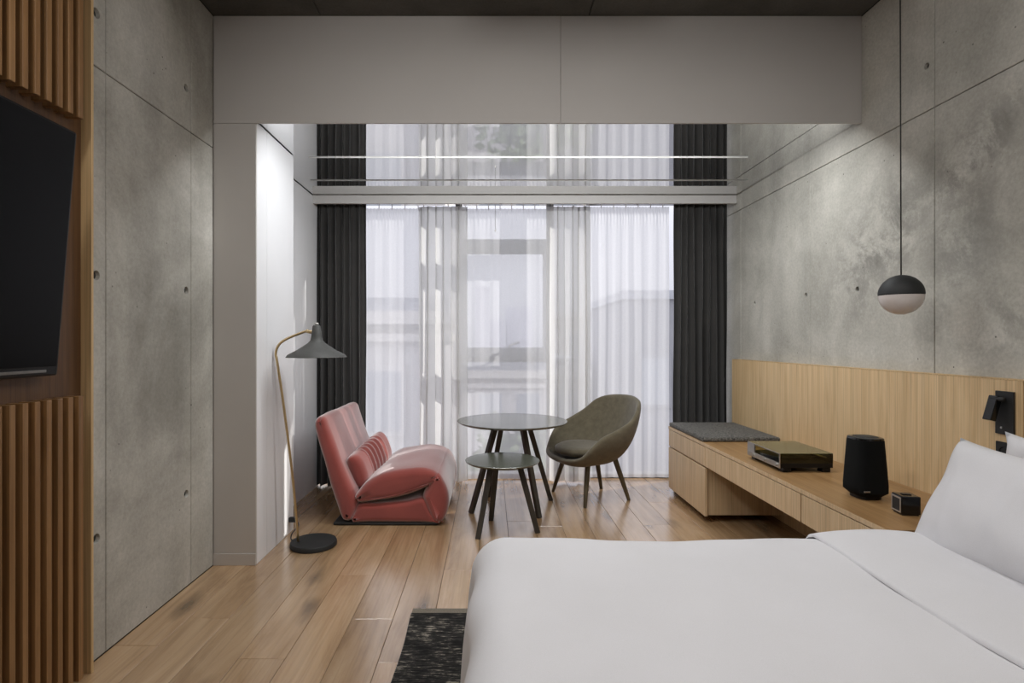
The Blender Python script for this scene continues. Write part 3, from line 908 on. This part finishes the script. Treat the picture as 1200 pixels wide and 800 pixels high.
# ------------------------------------------------------------------ round tables
def table(name, label, c, R, z, mtop, legs, thick=0.018, w0=0.040, w1=0.034):
    t = thing(name, label, 'table', c, 0, None)
    link('tabletop', lathe(BM(), [(0, z), (R - 0.002, z), (R, z - 0.002), (R - 0.003, z - 0.008), (R - 0.02, z - thick), (0, z - thick)], c, 72), mtop, t, smooth=True, auto=30)
    for (tx, ty), (bx, by) in legs:
        a = math.atan2(by - c[1], bx - c[0])
        link('leg', bar(BM(), (tx, ty, z - thick - 0.0), (bx, by, 0.0), w0, w1), M['leg_wood'], t)
    return t
cL = Vector((0.163, 4.23, 0))
tb = [(-0.143, 4.04), (0.344, 3.93), (0.474, 4.37), (-0.014, 4.47)]
legs = []
for bx, by in tb:
    v = Vector((bx - cL.x, by - cL.y))
    legs.append(((cL.x + v.x * 0.40, cL.y + v.y * 0.40), (bx, by)))
t = table('round_table', 'larger round dark table with four splayed legs, before the window', cL, 0.418, 0.65, M['lino'], legs)
u0 = cL + Vector((0, 0, 0.62))
link('underframe', bar(bar(BM(), (legs[0][0][0], legs[0][0][1], 0.62), (legs[2][0][0], legs[2][0][1], 0.62), 0.026, 0.026), (legs[1][0][0], legs[1][0][1], 0.62), (legs[3][0][0], legs[3][0][1], 0.62), 0.026, 0.026), M['leg_wood'], t)
cS = Vector((0.078, 3.70, 0))
tb = [(-0.081, 3.517), (0.307, 3.63), (0.002, 3.88)]
legs = []
for bx, by in tb:
    v = Vector((bx - cS.x, by - cS.y))
    legs.append(((cS.x + v.x * 0.48, cS.y + v.y * 0.48), (bx, by)))
t = table('side_table', 'smaller low round dark table on three legs, in front of the larger one', cS, 0.248, 0.462, M['lino_small'], legs)
link('underframe', tube(BM(), [(l[0][0], l[0][1], 0.435) for l in legs] + [(legs[0][0][0], legs[0][0][1], 0.435)], 0.012, 8), M['leg_wood'], t)

# ------------------------------------------------------------------ shell armchair (own frame: +x is its front)
ch = thing('armchair', 'olive grey upholstered shell armchair on dark wooden legs by the window', 'armchair', (0.82, 4.45, 0), math.atan2(-0.36, -0.93))
rim = [  # half outline of the rim, from the front lip over the left arm to the back
    (0, 0.335, 0.0, 0.352), (0, 0.322, 0.145, 0.355), (0, 0.268, 0.258, 0.385), (0, 0.205, 0.315, 0.470), (0, 0.130, 0.348, 0.545),
    (0, 0.000, 0.362, 0.602), (0, -0.130, 0.352, 0.672), (0, -0.222, 0.300, 0.760), (0, -0.295, 0.190, 0.802), (0, -0.340, 0.0, 0.814)]
full = [(x, y, z) for _, x, y, z in rim] + [(x, -y, z) for _, x, y, z in reversed(rim[1:-1])]
loop = catmull(full, 6)
nl = len(loop)
C0 = Vector((0.03, 0.0, 0.292))
bm = BM(); rings = []
for k in range(1, 12):
    s = k / 11
    ring = []
    for p in loop:
        backish = max(0.0, (0.03 - p.x) / 0.45)
        g1 = math.sin(s * math.pi / 2) ** 0.82
        hz = (1 - math.cos(s * math.pi / 2)) ** (1.0 + 0.0 * backish)
        lean = 1.0 - 0.10 * backish * math.sin(math.pi * s)
        ring.append(bm.verts.new((C0.x + (p.x - C0.x) * g1 * lean, C0.y + (p.y - C0.y) * g1, C0.z + (p.z - C0.z) * hz)))
    rings.append(ring)
cv = bm.verts.new(C0)
for i in range(nl):
    bm.faces.new((cv, rings[0][i], rings[0][(i + 1) % nl]))
for A, B in zip(rings, rings[1:]):
    for i in range(nl):
        bm.faces.new((A[i], A[(i + 1) % nl], B[(i + 1) % nl], B[i]))
shell = link('shell', bm, M['chair_wool'], ch, smooth=True, local=True)
sm = shell.modifiers.new('thickness', 'SOLIDIFY'); sm.thickness = 0.036; sm.offset = 0.0; sm.use_rim = True
ss = shell.modifiers.new('smooth', 'SUBSURF'); ss.levels = 1; ss.render_levels = 1
bm = BM()
prof = [(0, 0.425), (0.17, 0.422), (0.225, 0.413), (0.25, 0.395), (0.247, 0.372), (0.215, 0.352), (0, 0.345)]
lathe(bm, prof, (0, 0, 0), 40)
for v in bm.verts:
    fwd = v.co.x
    v.co.x = v.co.x * 1.12 + 0.035
    v.co.z += 0.010 * (fwd / 0.25) + (0.02 * abs(v.co.y / 0.25) ** 2)
link('seat_cushion', bm, M['chair_wool'], ch, smooth=True, local=True)
inv = Matrix.Rotation(-ch.rotation_euler.z, 3, 'Z')
for bx, by in ((0.518, 4.62), (0.708, 4.167), (0.941, 4.72), (1.089, 4.37)):
    bl = inv @ (Vector((bx, by, 0)) - ch.location)
    tl = Vector((0.03 + (bl.x - 0.03) * 0.62, bl.y * 0.70, 0.325))
    link('leg', tube(BM(), [tl, tl.lerp(bl, 0.5), tl.lerp(bl, 0.97), bl], [0.021, 0.019, 0.014, 0.013], 12), M['chair_leg'], ch, smooth=True, auto=50, local=True)

# ------------------------------------------------------------------ bench, headboard and what stands there (right)
XF, XH, ZB = 1.475, 2.02, 0.55                      # bench front, headboard face, bench top
Y0, Y1 = 2.06, 4.60
bn = thing('bench', 'long low oak bench with drawers along the right concrete wall', 'bench', ((XF + XH) / 2, 3.3, 0))
link('bench_top', bxm(XF, XH - 0.001, Y0, Y1, ZB - 0.022, ZB, bev=0.001, seg=1), M['oak_top'], bn)
link('edge_band', bxm(XF - 0.0008, XF + 0.0004, Y0, Y1, ZB - 0.0215, ZB - 0.0006), M['oak_bench'], bn)
link('carcass', bxm(XF + 0.02, XH - 0.001, Y0 + 0.005, Y1 - 0.005, ZB - 0.159, ZB - 0.0225), M['subfloor'], bn)
for y0, y1 in ((Y0, 2.64), (2.64, 3.82), (3.82, Y1)):
    link('drawer', bxm(XF + 0.001, XF + 0.0195, y0 + 0.0055, y1 - 0.0055, ZB - 0.16, ZB - 0.0265, bev=0.001, seg=1), M['oak_bench'], bn)
link('cabinet_box', bxm(XF + 0.022, XH - 0.001, 3.835, Y1, 0.05, ZB - 0.163), M['oak_bench'], bn)
link('drawer', bxm(XF + 0.001, XF + 0.0205, 3.822, Y1, 0.045, ZB - 0.172, bev=0.001, seg=1), M['oak_bench'], bn)
link('plinth', bxm(XF + 0.2, XH - 0.002, 4.1, Y1 - 0.02, 0.0, 0.05), M['black_board'], bn)
hd = thing('headboard_panel', 'tall oak veneer panel behind bench and bed on the concrete wall', 'panel', (XH, 3.0, 0))
link('panel', bxm(XH, XR - 0.001, 2.105, 4.645, 0.0, 1.099, bev=0.001, seg=1), M['oak_head'], hd)
link('panel', bxm(XH, XR - 0.001, -0.4, 2.085, 0.0, 1.099, bev=0.001, seg=1), M['oak_head'], hd)
link('edge_strip', bxm(XH - 0.0005, XR - 0.001, -0.4, 4.645, 1.0995, 1.103), M['oak_edge'], hd)

bm = bxm(XF + 0.002, XH - 0.004, 3.86, Y1 - 0.003, ZB + 0.0005, ZB + 0.032, bev=0.01, seg=3)
tag(settle(link('seat_pad', bm, M['bench_pad'], smooth=True, auto=40), (1.74, 4.2, ZB)), 'flat dark tweed seat pad on the far end of the oak bench', 'seat pad')

# record player
rx0, rx1, ry0, ry1 = 1.545, 1.83, 2.965, 3.335
rp = thing('record_player', 'record player with smoky see-through lid and silver front on the bench', 'record player', ((rx0 + rx1) / 2, (ry0 + ry1) / 2, ZB))
for fx in (rx0 + 0.02, rx1 - 0.055):
    for fy in (ry0 + 0.004, ry1 - 0.055):
        link('foot', bxm(fx, fx + 0.045, fy, fy + 0.05, ZB, ZB + 0.024, bev=0.003), M['black_plastic'], rp)
link('plinth', bxm(rx0 + 0.004, rx1, ry0, ry1, ZB + 0.024, ZB + 0.048, bev=0.002), M['black_plastic'], rp)
link('front_panel', bxm(rx0 - 0.002, rx0 + 0.004, ry0, ry1, ZB + 0.022, ZB + 0.050, bev=0.001), M['silver'], rp)
for k in range(3):
    yk = ry0 + 0.03 + 0.13 * k
    bm = lathe(BM(), [(0, 0), (0.008, 0), (0.008, 0.008), (0, 0.008)], (0, 0, 0), 14)
    place(bm, (rx0 - 0.002, yk, ZB + 0.036), (0, 1, 0), (0, 0, -1))
    link('knob', bm, M['silver'], rp, smooth=True, auto=40)
link('front_frame', box(box(box(BM(), rx0 - 0.001, rx0 + 0.004, ry0, ry1, ZB + 0.097, ZB + 0.102), rx0 - 0.001, rx0 + 0.004, ry0, ry0 + 0.005, ZB + 0.05, ZB + 0.097), rx0 - 0.001, rx0 + 0.004, ry1 - 0.09, ry1, ZB + 0.05, ZB + 0.097), M['silver'], rp)
cv_ = BM()
for a in ((rx0 + 0.004, rx1, ry0, ry0 + 0.003, ZB + 0.048, ZB + 0.098), (rx0 + 0.004, rx1, ry1 - 0.003, ry1, ZB + 0.048, ZB + 0.098), (rx1 - 0.003, rx1, ry0 + 0.003, ry1 - 0.003, ZB + 0.048, ZB + 0.098)):
    box(cv_, *a)
cov = link('dust_cover', cv_, M['smoke_side'], rp)
link('cover_top', bxm(rx0 + 0.004, rx1, ry0, ry1, ZB + 0.0982, ZB + 0.102, bev=0.001, seg=1), M['smoke'], cov)
pc = Vector(((rx0 + rx1) / 2 - 0.005, ry0 + 0.2, 0))
link('platter', lathe(BM(), [(0, ZB + 0.062), (0.128, ZB + 0.062), (0.13, ZB + 0.06), (0.13, ZB + 0.048), (0, ZB + 0.048)], pc, 48), M['vinyl'], rp, smooth=True, auto=40)
link('spindle', lathe(BM(), [(0, ZB + 0.074), (0.004, ZB + 0.073), (0.005, ZB + 0.062), (0, ZB + 0.062)], pc, 10), M['silver'], rp, smooth=True)
link('tonearm', tube(BM(), [(rx1 - 0.02, ry0 + 0.03, ZB + 0.075), (rx1 - 0.045, ry0 + 0.16, ZB + 0.075), (rx1 - 0.08, ry0 + 0.2, ZB + 0.072)], 0.004, 8), M['brass'], rp, smooth=True)

# loudspeaker: tapering body of rounded section
sx, sy = P(1014, 584, 2.5).x, 2.50
spk = thing('loudspeaker', 'tall black cloth-covered tapered loudspeaker standing on the bench', 'speaker', (sx, sy, ZB))
def rsec(bm, st, c, n=40, e=0.62):
    rings = []
    for z, a, b_ in st:
        ring = []
        for k in range(n):
            t_ = 2 * math.pi * k / n
            cc, s2 = math.cos(t_), math.sin(t_)
            ring.append(bm.verts.new((c[0] + math.copysign(abs(cc) ** e, cc) * a, c[1] + math.copysign(abs(s2) ** e, s2) * b_, c[2] + z)))
        rings.append(ring)
    for A, B in zip(rings, rings[1:]):
        for k in range(n):
            bm.faces.new((A[k], A[(k + 1) % n], B[(k + 1) % n], B[k]))
    bm.faces.new(rings[0]); bm.faces.new(rings[-1])
    return bm
c3 = (sx, sy, ZB)
link('body', rsec(BM(), [(0.014, 0.0541, 0.058), (0.032, 0.0738, 0.080), (0.06, 0.0742, 0.08), (0.15, 0.0689, 0.074), (0.255, 0.0619, 0.067), (0.262, 0.0607, 0.066)], c3), M['speaker_cloth'], spk, smooth=True, auto=50)
link('foot', rsec(BM(), [(0, 0.0508, 0.054), (0.014, 0.0525, 0.056)], c3), M['black_plastic'], spk, smooth=True, auto=50)
link('top_plate', rsec(BM(), [(0.262, 0.0607, 0.066), (0.270, 0.0599, 0.065), (0.272, 0.0566, 0.061)], c3), M['black_gloss'], spk, smooth=True, auto=50)
link('top_dish', rsec(BM(), [(0.2721, 0.0451, 0.045), (0.2735, 0.0426, 0.043)], c3), M['black_matt'], spk, smooth=True, auto=50)
link('badge', bxm(sx - 0.058, sx - 0.032, sy - 0.0815, sy - 0.0775, ZB + 0.040, ZB + 0.046, bev=0.0006, seg=1), M['silver'], spk)

# small cube clock
kx, ky = P(1066, 600, 2.24).x, 2.26
ck = thing('cube_clock', 'small black cube clock with silver rim, next to the speaker', 'clock', (kx, ky, ZB), math.radians(-8))
ck.scale = (0.80, 0.80, 0.84)
link('case', bxm(-0.045, 0.045, -0.045, 0.045, 0.004, 0.092, bev=0.005), M['black_gloss'], ck, local=True)
link('rim', box(box(box(box(BM(), -0.0475, -0.0445, -0.04, 0.04, 0.078, 0.085), -0.0475, -0.0445, -0.04, 0.04, 0.012, 0.018), -0.0475, -0.0445, -0.04, -0.033, 0.018, 0.078), -0.0475, -0.0445, 0.033, 0.04, 0.018, 0.078), M['silver'], ck, local=True)
link('display', bxm(-0.046, -0.0445, -0.033, 0.033, 0.018, 0.078), M['black_matt'], ck, local=True)
link('button', bxm(-0.02, 0.02, -0.012, 0.012, 0.092, 0.0955, bev=0.001), M['black_plastic'], ck, local=True)
link('foot', bxm(-0.038, 0.038, -0.038, 0.038, 0.0, 0.004), M['black_matt'], ck, local=True)

# reading lamp and socket on the headboard
y0, y1 = 2.135, 2.212
rl = thing('reading_lamp', 'black wall reading lamp with folding head on the oak headboard', 'lamp', (XH, 2.17, 0.97))
link('back_plate', bxm(XH - 0.009, XH - 0.0005, y0, y1, 0.885, 1.055, bev=0.0015), M['black_matt'], rl)
link('pivot', tube(BM(), [(XH - 0.03, 2.15, 1.025), (XH - 0.03, 2.20, 1.025)], 0.009, 10), M['black_matt'], rl, smooth=True)
hdm = bxm(-0.011, 0.011, -0.02, 0.02, -0.10, 0.0, bev=0.003)
bmesh.ops.rotate(hdm, verts=hdm.verts, cent=(0, 0, 0), matrix=Matrix.Rotation(math.radians(16), 3, 'Y'))
bmesh.ops.translate(hdm, verts=hdm.verts, vec=(XH - 0.024, 2.192, 1.035))
link('lamp_head', hdm, M['black_gloss'], rl)
link('switch', lathe(BM(), [(0, 0.0), (0.004, 0), (0.004, 0.004), (0, 0.004)], (0, 0, 0), 10), M['silver'], rl)
sw = rl.children[-1]; sw.rotation_euler = (0, -math.pi / 2, 0); sw.location = (-0.009, 0.012, -0.058)
sw.data.transform(Matrix.Translation((0, 0, 0)) @ Matrix.Translation(rl.location))
so = thing('wall_socket', 'black wall socket plate on the headboard below the reading lamp', 'socket', (XH, 2.17, 0.815))
link('plate', bxm(XH - 0.007, XH - 0.0005, y0, y1, 0.775, 0.855, bev=0.0015), M['black_matt'], so)
link('outlet', place(lathe(BM(), [(0.02, 0.001), (0.022, 0.003), (0.024, 0.001), (0.02, -0.0005)], (0, 0, 0), 24), (XH - 0.007, 2.172, 0.815), (0, 1, 0), (0, 0, -1)), M['black_plastic'], so, smooth=True)

# pendant
pd = P(1056, 345, 2.5)
R = 0.088
pn = thing('pendant_lamp', 'black and white globe pendant lamp hanging before the concrete wall', 'pendant lamp', pd)
up_, dn_ = [], []
for k in range(13):
    a = math.pi / 2 * k / 12
    up_.append((R * math.sin(a), R * math.cos(a)))
    dn_.append((R * 0.985 * math.cos(a), -R * 0.985 * math.sin(a)))
link('cap', lathe(BM(), up_ + [(R - 0.004, -0.004), (0, -0.004)], pd, 56), M['black_matt'], pn, smooth=True, auto=40)
link('glass_globe', lathe(BM(), dn_, pd + Vector((0, 0, -0.004)), 56), M['opal'], pn, smooth=True)
link('cord', tube(BM(), [(pd.x, pd.y, pd.z + R - 0.002), (pd.x - 0.005, pd.y, ZC - 0.02)], 0.0028, 8), M['black_matt'], pn, smooth=True)
link('ceiling_rose', lathe(BM(), [(0, ZC - 0.03), (0.035, ZC - 0.028), (0.04, ZC - 0.001), (0, ZC - 0.001)], (pd.x - 0.005, pd.y, 0), 24), M['black_matt'], pn, smooth=True, auto=40)

# housings for the added overhead fill lights, out of view
for k, (lx, ly) in enumerate(FILLS):
    cl = thing('ceiling_fill_housing', ('nearer' if k else 'farther back') + ' flat box of an added fill light above the bed', 'lamp', (lx, ly, ZC), 0)
    link('housing', box(box(box(box(bxm(lx - 0.93, lx + 0.93, ly - 0.38, ly + 0.38, ZC - 0.03, ZC - 0.001), lx - 0.93, lx - 0.905, ly - 0.38, ly + 0.38, ZC - 0.10, ZC - 0.03), lx + 0.905, lx + 0.93, ly - 0.38, ly + 0.38, ZC - 0.10, ZC - 0.03), lx - 0.905, lx + 0.905, ly - 0.38, ly - 0.355, ZC - 0.10, ZC - 0.03), lx - 0.905, lx + 0.905, ly + 0.355, ly + 0.38, ZC - 0.10, ZC - 0.03), M['rail_white'], cl)

for k, (wp, wd, _e) in enumerate(WALL_FILLS):  # housings and stems for the added wall fill lights
    e = (Vector(wd)).normalized()
    cl = thing('wall_fill_housing', ('white housing of an added fill light on the ceiling near the slatted panel' if k == 0 else 'white housing of an added fill light on the ceiling above the bed'), 'lamp', (wp[0], wp[1], ZC), 0)
    hb_ = box(box(box(box(bxm(-0.27, 0.27, -0.17, 0.17, 0.03, 0.05), -0.27, -0.255, -0.17, 0.17, -0.01, 0.03), 0.255, 0.27, -0.17, 0.17, -0.01, 0.03), -0.255, 0.255, -0.17, -0.155, -0.01, 0.03), -0.255, 0.255, 0.155, 0.17, -0.01, 0.03)
    bmesh.ops.rotate(hb_, verts=hb_.verts, cent=(0, 0, 0), matrix=e.to_track_quat('-Z', 'Y').to_matrix())
    bmesh.ops.translate(hb_, verts=hb_.verts, vec=wp)
    link('housing', hb_, M['rail_white'], cl)
    link('stem', tube(BM(), [Vector(wp) - e * 0.04, (wp[0], wp[1], ZC - 0.001)], 0.012, 8), M['rail_white'], cl)

# ------------------------------------------------------------------ bed
BX0, BX1, BY0, BY1 = -0.03, XH - 0.004, 0.02, 1.97
bd = thing('bed', 'wide bed with white mattress standing against the oak headboard', 'bed', (1.0, 1.0, 0))
link('bed_base', bxm(BX0 + 0.05, BX1, BY0 + 0.05, BY1 - 0.05, 0.10, 0.30, bev=0.01), M['black_matt'], bd)
for lx in (BX0 + 0.15, BX1 - 0.15):
    for ly in (BY0 + 0.15, BY1 - 0.15):
        link('leg', bxm(lx - 0.03, lx + 0.03, ly - 0.03, ly + 0.03, 0.0072, 0.10), M['black_matt'], bd)
link('mattress', bxm(BX0 + 0.03, BX1, BY0 + 0.03, BY1 - 0.03, 0.30, 0.515, bev=0.04, seg=4), M['mattress'], bd, smooth=True, auto=60)

def draped(bm, x0, x1, y0, y1, zt, zh, r, open_right=True, nx=90, ny=80, seed=0.0, amp=0.007, thick=0.0, skirt=0.02):
    """cover lying on the bed: flat top, rounded shoulder of radius r and sides hanging to zh"""
    hang = zt - zh - r
    Lx0 = hang + r * math.pi / 2                    # cloth length beyond the flat part
    def fold(s):                                    # s = distance past the flat edge -> (out, drop)
        if s <= 0: return 0.0, 0.0
        if s < r * math.pi / 2:
            a = s / r
            return r * math.sin(a), r * (1 - math.cos(a))
        return r + skirt * (s - r * math.pi / 2) / max(hang, 1e-4), r + (s - r * math.pi / 2)
    ax0, ax1 = x0 + r, (x1 if open_right else x1 - r)
    ay0, ay1 = y0 + r, y1 - r
    us = [ax0 - Lx0 + (ax1 - ax0 + Lx0 + (0 if open_right else Lx0)) * i / nx for i in range(nx + 1)]
    vs = [ay0 - Lx0 + (ay1 - ay0 + 2 * Lx0) * j / ny for j in range(ny + 1)]
    g = []
    for u in us:
        row = []
        for v in vs:
            du = (ax0 - u) if u < ax0 else ((u - ax1) if (u > ax1 and not open_right) else 0)
            dv = (ay0 - v) if v < ay0 else ((v - ay1) if v > ay1 else 0)
            sgx = -1 if u < ax0 else 1
            sgy = -1 if v < ay0 else 1
            s = math.hypot(du, dv)
            bx, by = min(max(u, ax0), ax1 if not open_right else 99), min(max(v, ay0), ay1)
            if s > 0:
                s2 = min(s, Lx0)
                o_, dr = fold(s2)
                bx += sgx * o_ * du / s; by += sgy * o_ * dv / s
            else:
                dr = 0
            z = zt - dr
            soft = 1.0
            n_ = noise.noise(Vector((u * 2.1 + seed, v * 2.1, seed))) * amp + noise.noise(Vector((u * 5.5 + seed, v * 4.5, 3))) * amp * 0.5
            if s > 0:
                fld = 0.013 * math.sin((u if dv > du else v) * 16 + seed) * min(1, s / 0.25)
                bx += sgx * fld * du / s; by += sgy * fld * dv / s
            row.append(bm.verts.new((bx, by, z + n_)))
        g.append(row)
    for A, B in zip(g, g[1:]):
        for j in range(ny):
            bm.faces.new((A[j], A[j + 1], B[j + 1], B[j]))
    return bm
XT = 1.12                                            # where the duvet is turned back
o = link('duvet', draped(BM(), -0.062, 1.50, -0.035, 2.02, 0.562, 0.16, 0.115, True, 120, 104, 1.3, 0.013), M['linen'], smooth=True)
settle(o, (0.7, 1.0, 0.5))
tag(o, 'smooth white duvet spread over the bed', 'duvet')
# the folded-back part lies on the duvet, thicker, with a rolled edge
bm = BM()
rows = []
nyv = 90
for j in range(nyv + 1):
    v = -0.05 + 2.075 * j / nyv
    r_ = 0.09
    ay1, ay0 = 2.015 - r_, -0.04 + r_
    d_ = (v - ay1) if v > ay1 else ((ay0 - v) if v < ay0 else 0)
    sg_ = 1 if v > ay1 else -1
    row = []
    for i in range(22):
        f = i / 21
        if i < 6:                                   # rounded lip at the fold
            a = -math.pi * 0.85 + math.pi * 0.85 * i / 5
            xo = XT + 0.012 - 0.012 * math.cos(a) * 1.0 * -1 - 0.012
            xo = XT + 0.010 * (1 - math.cos(math.pi * 0.5 * i / 5)) - 0.0
            z = 0.560 + 0.013 * math.sin(math.pi * 0.5 * i / 5)
        else:
            xo = XT + 0.01 + (1.535 - XT - 0.01) * ((i - 5) / 16)
            fx = (i - 5) / 16
            z = 0.573 + 0.018 * math.sin(math.pi * fx) ** 0.8 - 0.002 * fx
        xo += 0.022 * noise.noise(Vector((v * 1.6, 0.3, 5))) * (1 - f)
        wr = 0.013 * noise.noise(Vector((xo * 2.1 + 1.3, v * 2.1, 1.3))) + 0.005 * noise.noise(Vector((xo * 4, v * 3, 9))) + 0.004 * noise.noise(Vector((xo * 14, v * 6 + xo * 8, 2))) * f
        yy = v
        if d_ > 0:
            a = min(d_ / r_, 1.0) * 1.0
            yy = (ay1 if sg_ > 0 else ay0) + sg_ * r_ * math.sin(a * math.pi / 2)
            z -= r_ * 1.2 * (1 - math.cos(a * math.pi / 2))
        row.append(bm.verts.new((xo, yy, z + wr)))
    rows.append(row)
for A, B in zip(rows, rows[1:]):
    for i in range(21):
        bm.faces.new((A[i], A[i + 1], B[i + 1], B[i]))
link('turned_back_fold', bm, M['linen'], o, smooth=True)

pil_group = None
def pillow(label, cx_, cy_, cz_, w, h, t, lean, yaw, seed, roll=0.0):
    bm = superquad_pillow(w, h, t, seed=seed, nx=34, ny=26, wr=0.018)
    ex = Vector((math.sin(yaw), math.cos(yaw), 0))
    ey = Vector((math.sin(lean) * math.cos(yaw), -math.sin(lean) * math.sin(yaw), math.cos(lean)))
    if roll:
        ex, ey = ex * math.cos(roll) + ey * math.sin(roll), ey * math.cos(roll) - ex * math.sin(roll)
    place(bm, (cx_, cy_, cz_), ex, ey)
    ob = link('pillow', bm, M['linen'], smooth=True)
    settle(ob, (cx_, cy_, cz_ - h / 2))
    return tag(ob, label, 'pillow', 'white pillows on the bed')
pillow('large white pillow leaning at the head of the bed, foremost', 1.605, 1.585, 0.705, 0.82, 0.41, 0.22, 0.45, 0.0, 1.0)
pillow('white pillow standing behind the large one, against the oak headboard', 1.88, 1.63, 0.695, 0.82, 0.42, 0.14, 0.10, 0.0, 2.0)

# rug
rg = thing('rug', 'worn black and beige woven rug on the oak floor beside the bed', 'rug', (0.4, 1.6, 0))
bm = BM()
nx_, ny_ = 30, 40
g = []
for i in range(nx_ + 1):
    row = []
    for j in range(ny_ + 1):
        u, v = -0.362 + 1.6 * i / nx_, 0.6 + (2.545 - 0.6) * j / ny_
        row.append(bm.verts.new((u + 0.004 * math.sin(v * 9), v, 0.0055 + 0.0012 * noise.noise(Vector((u * 6, v * 6, 0))))))
    g.append(row)
for A, B in zip(g, g[1:]):
    for j in range(ny_):
        bm.faces.new((A[j], A[j + 1], B[j + 1], B[j]))
rr_ = bmesh.ops.extrude_face_region(bm, geom=list(bm.faces))
for v in [e for e in rr_['geom'] if isinstance(e, bmesh.types.BMVert)]:
    v.co.z = 0.0006
link('pile', bm, M['rug'], rg, smooth=True, auto=40)
link('end_band', bxm(-0.362, 1.238, 2.545, 2.592, 0.0006, 0.004, bev=0.001, seg=1), M['rug_band'], rg)

# ------------------------------------------------------------------ outside the window
struct('street', bxm(-120, 120, 6, 260, -12.2, -12.0), M['asphalt'])
def building(name, label, x0, x1, d, depth, ztop, m, wins=(), cornice=True, roof=None, wm=None, floors=None):
    b = thing(name, label, 'building', ((x0 + x1) / 2, d + depth / 2, -12))
    link('wall', bxm(x0, x1, d, d + depth, -12, ztop), m, b)
    if cornice:
        link('cornice', box(box(BM(), x0 - 0.3, x1 + 0.3, d - 0.35, d + depth + 0.3, ztop - 0.32, ztop), x0 - 0.15, x1 + 0.15, d - 0.18, d + depth, ztop - 0.75, ztop - 0.55), M['stone'], b)
    for (wx, wz, ww, wh) in wins:
        f = link('window_frame', bxm(wx - ww / 2 - 0.12, wx + ww / 2 + 0.12, d - 0.08, d + 0.02, wz - 0.12, wz + wh + 0.14), m, b)
        link('pane', bxm(wx - ww / 2, wx + ww / 2, d - 0.10, d - 0.06, wz, wz + wh), wm or M['far_glass'], f)
    if roof:
        link('roof', bxm(x0 - 0.1, x1 + 0.1, d - 0.1, d + depth + 0.1, ztop, ztop + roof), M['roof_tin'], b)
    return b
building('stone_building', 'pale stone building with cornice and windows, seen through the left sheer curtain', -9.0, -1.15, 14, 3, 2.0, M['stone_dark'],
         [(xx, zz_, 0.9, 1.5) for xx in (-2.7, -4.3, -5.9) for zz_ in (-1.0, -4.2)], True, 0.35)
building('low_building', 'low pale building with a flat tin roof beyond the middle of the window', -1.2, 4.0, 24, 10, 0.0, M['stone_dark'], [(xx, -2.6, 1.0, 1.6) for xx in (0.0, 1.6, 3.2)], True, 0.5)
building('grey_building', 'grey building seen through the sheer curtain beside the right dark curtain', 4.6, 12.0, 19, 8, 2.7, M['facade_grey'], [(5.6, -0.9, 0.9, 1.6), (7.2, -0.9, 0.9, 1.6)], False, 0.3)
building('pale_block', 'pale block behind the armchair, seen through the sheer curtain', 4.6, 9.5, 36, 8, 3.1, M['stone'], [(5.6, 0.2, 1.0, 1.5), (7.4, 0.2, 1.0, 1.5)], True)
building('far_tower', 'narrow far tower on the skyline at the left of the sash', -2.5, -0.2, 92, 8, 10.4, M['facade_far'], [], False)
for k, (x0, x1, zt_) in enumerate(((-1.6, 2.6, 5.4), (3.2, 8.4, 8.0))):
    building('far_block', ('lower' if k == 0 else 'higher wide') + ' far grey block on the hazy skyline within the sash', x0, x1, 105 + 6 * k, 10, zt_, M['facade_far'], [], False)

def tree(label, c, h, r, seed):
    rnd = random.Random(seed)
    t = thing('tree', label, 'tree', c)
    c = Vector(c)
    link('trunk', tube(BM(), [c, c + Vector((0.1, 0, h * 0.5)), c + Vector((0, 0.1, h - r * 0.5))], [0.22, 0.17, 0.07], 8), M['bark'], t, smooth=True)
    bm = BM()
    top = c + Vector((0, 0, h - r))
    for _ in range(1500):
        d = Vector((rnd.gauss(0, 1), rnd.gauss(0, 1), rnd.gauss(0, 1))).normalized() * r * rnd.uniform(0.45, 1.0)
        d.z *= 1.1
        p = top + d * (1 + 0.25 * noise.noise(d * 0.9 + Vector((seed, 0, 0))))
        n = Vector((rnd.gauss(0, 1), rnd.gauss(0, 1), rnd.gauss(0, 1) + 0.5)).normalized()
        a, b_ = frame_of(n)
        s = rnd.uniform(0.10, 0.2)
        bm.faces.new([bm.verts.new(p + a * s), bm.verts.new(p + b_ * s * 0.6), bm.verts.new(p - a * s), bm.verts.new(p - b_ * s * 0.6)])
    f = link('foliage', bm, M['leaf'], t)
    f['kind'] = 'stuff'
    return t
tree('leafy street tree outside, its crown mirrored in the niche ceiling above the middle sash', (0.9, 12.8, -12), 11.6, 1.6, 2)
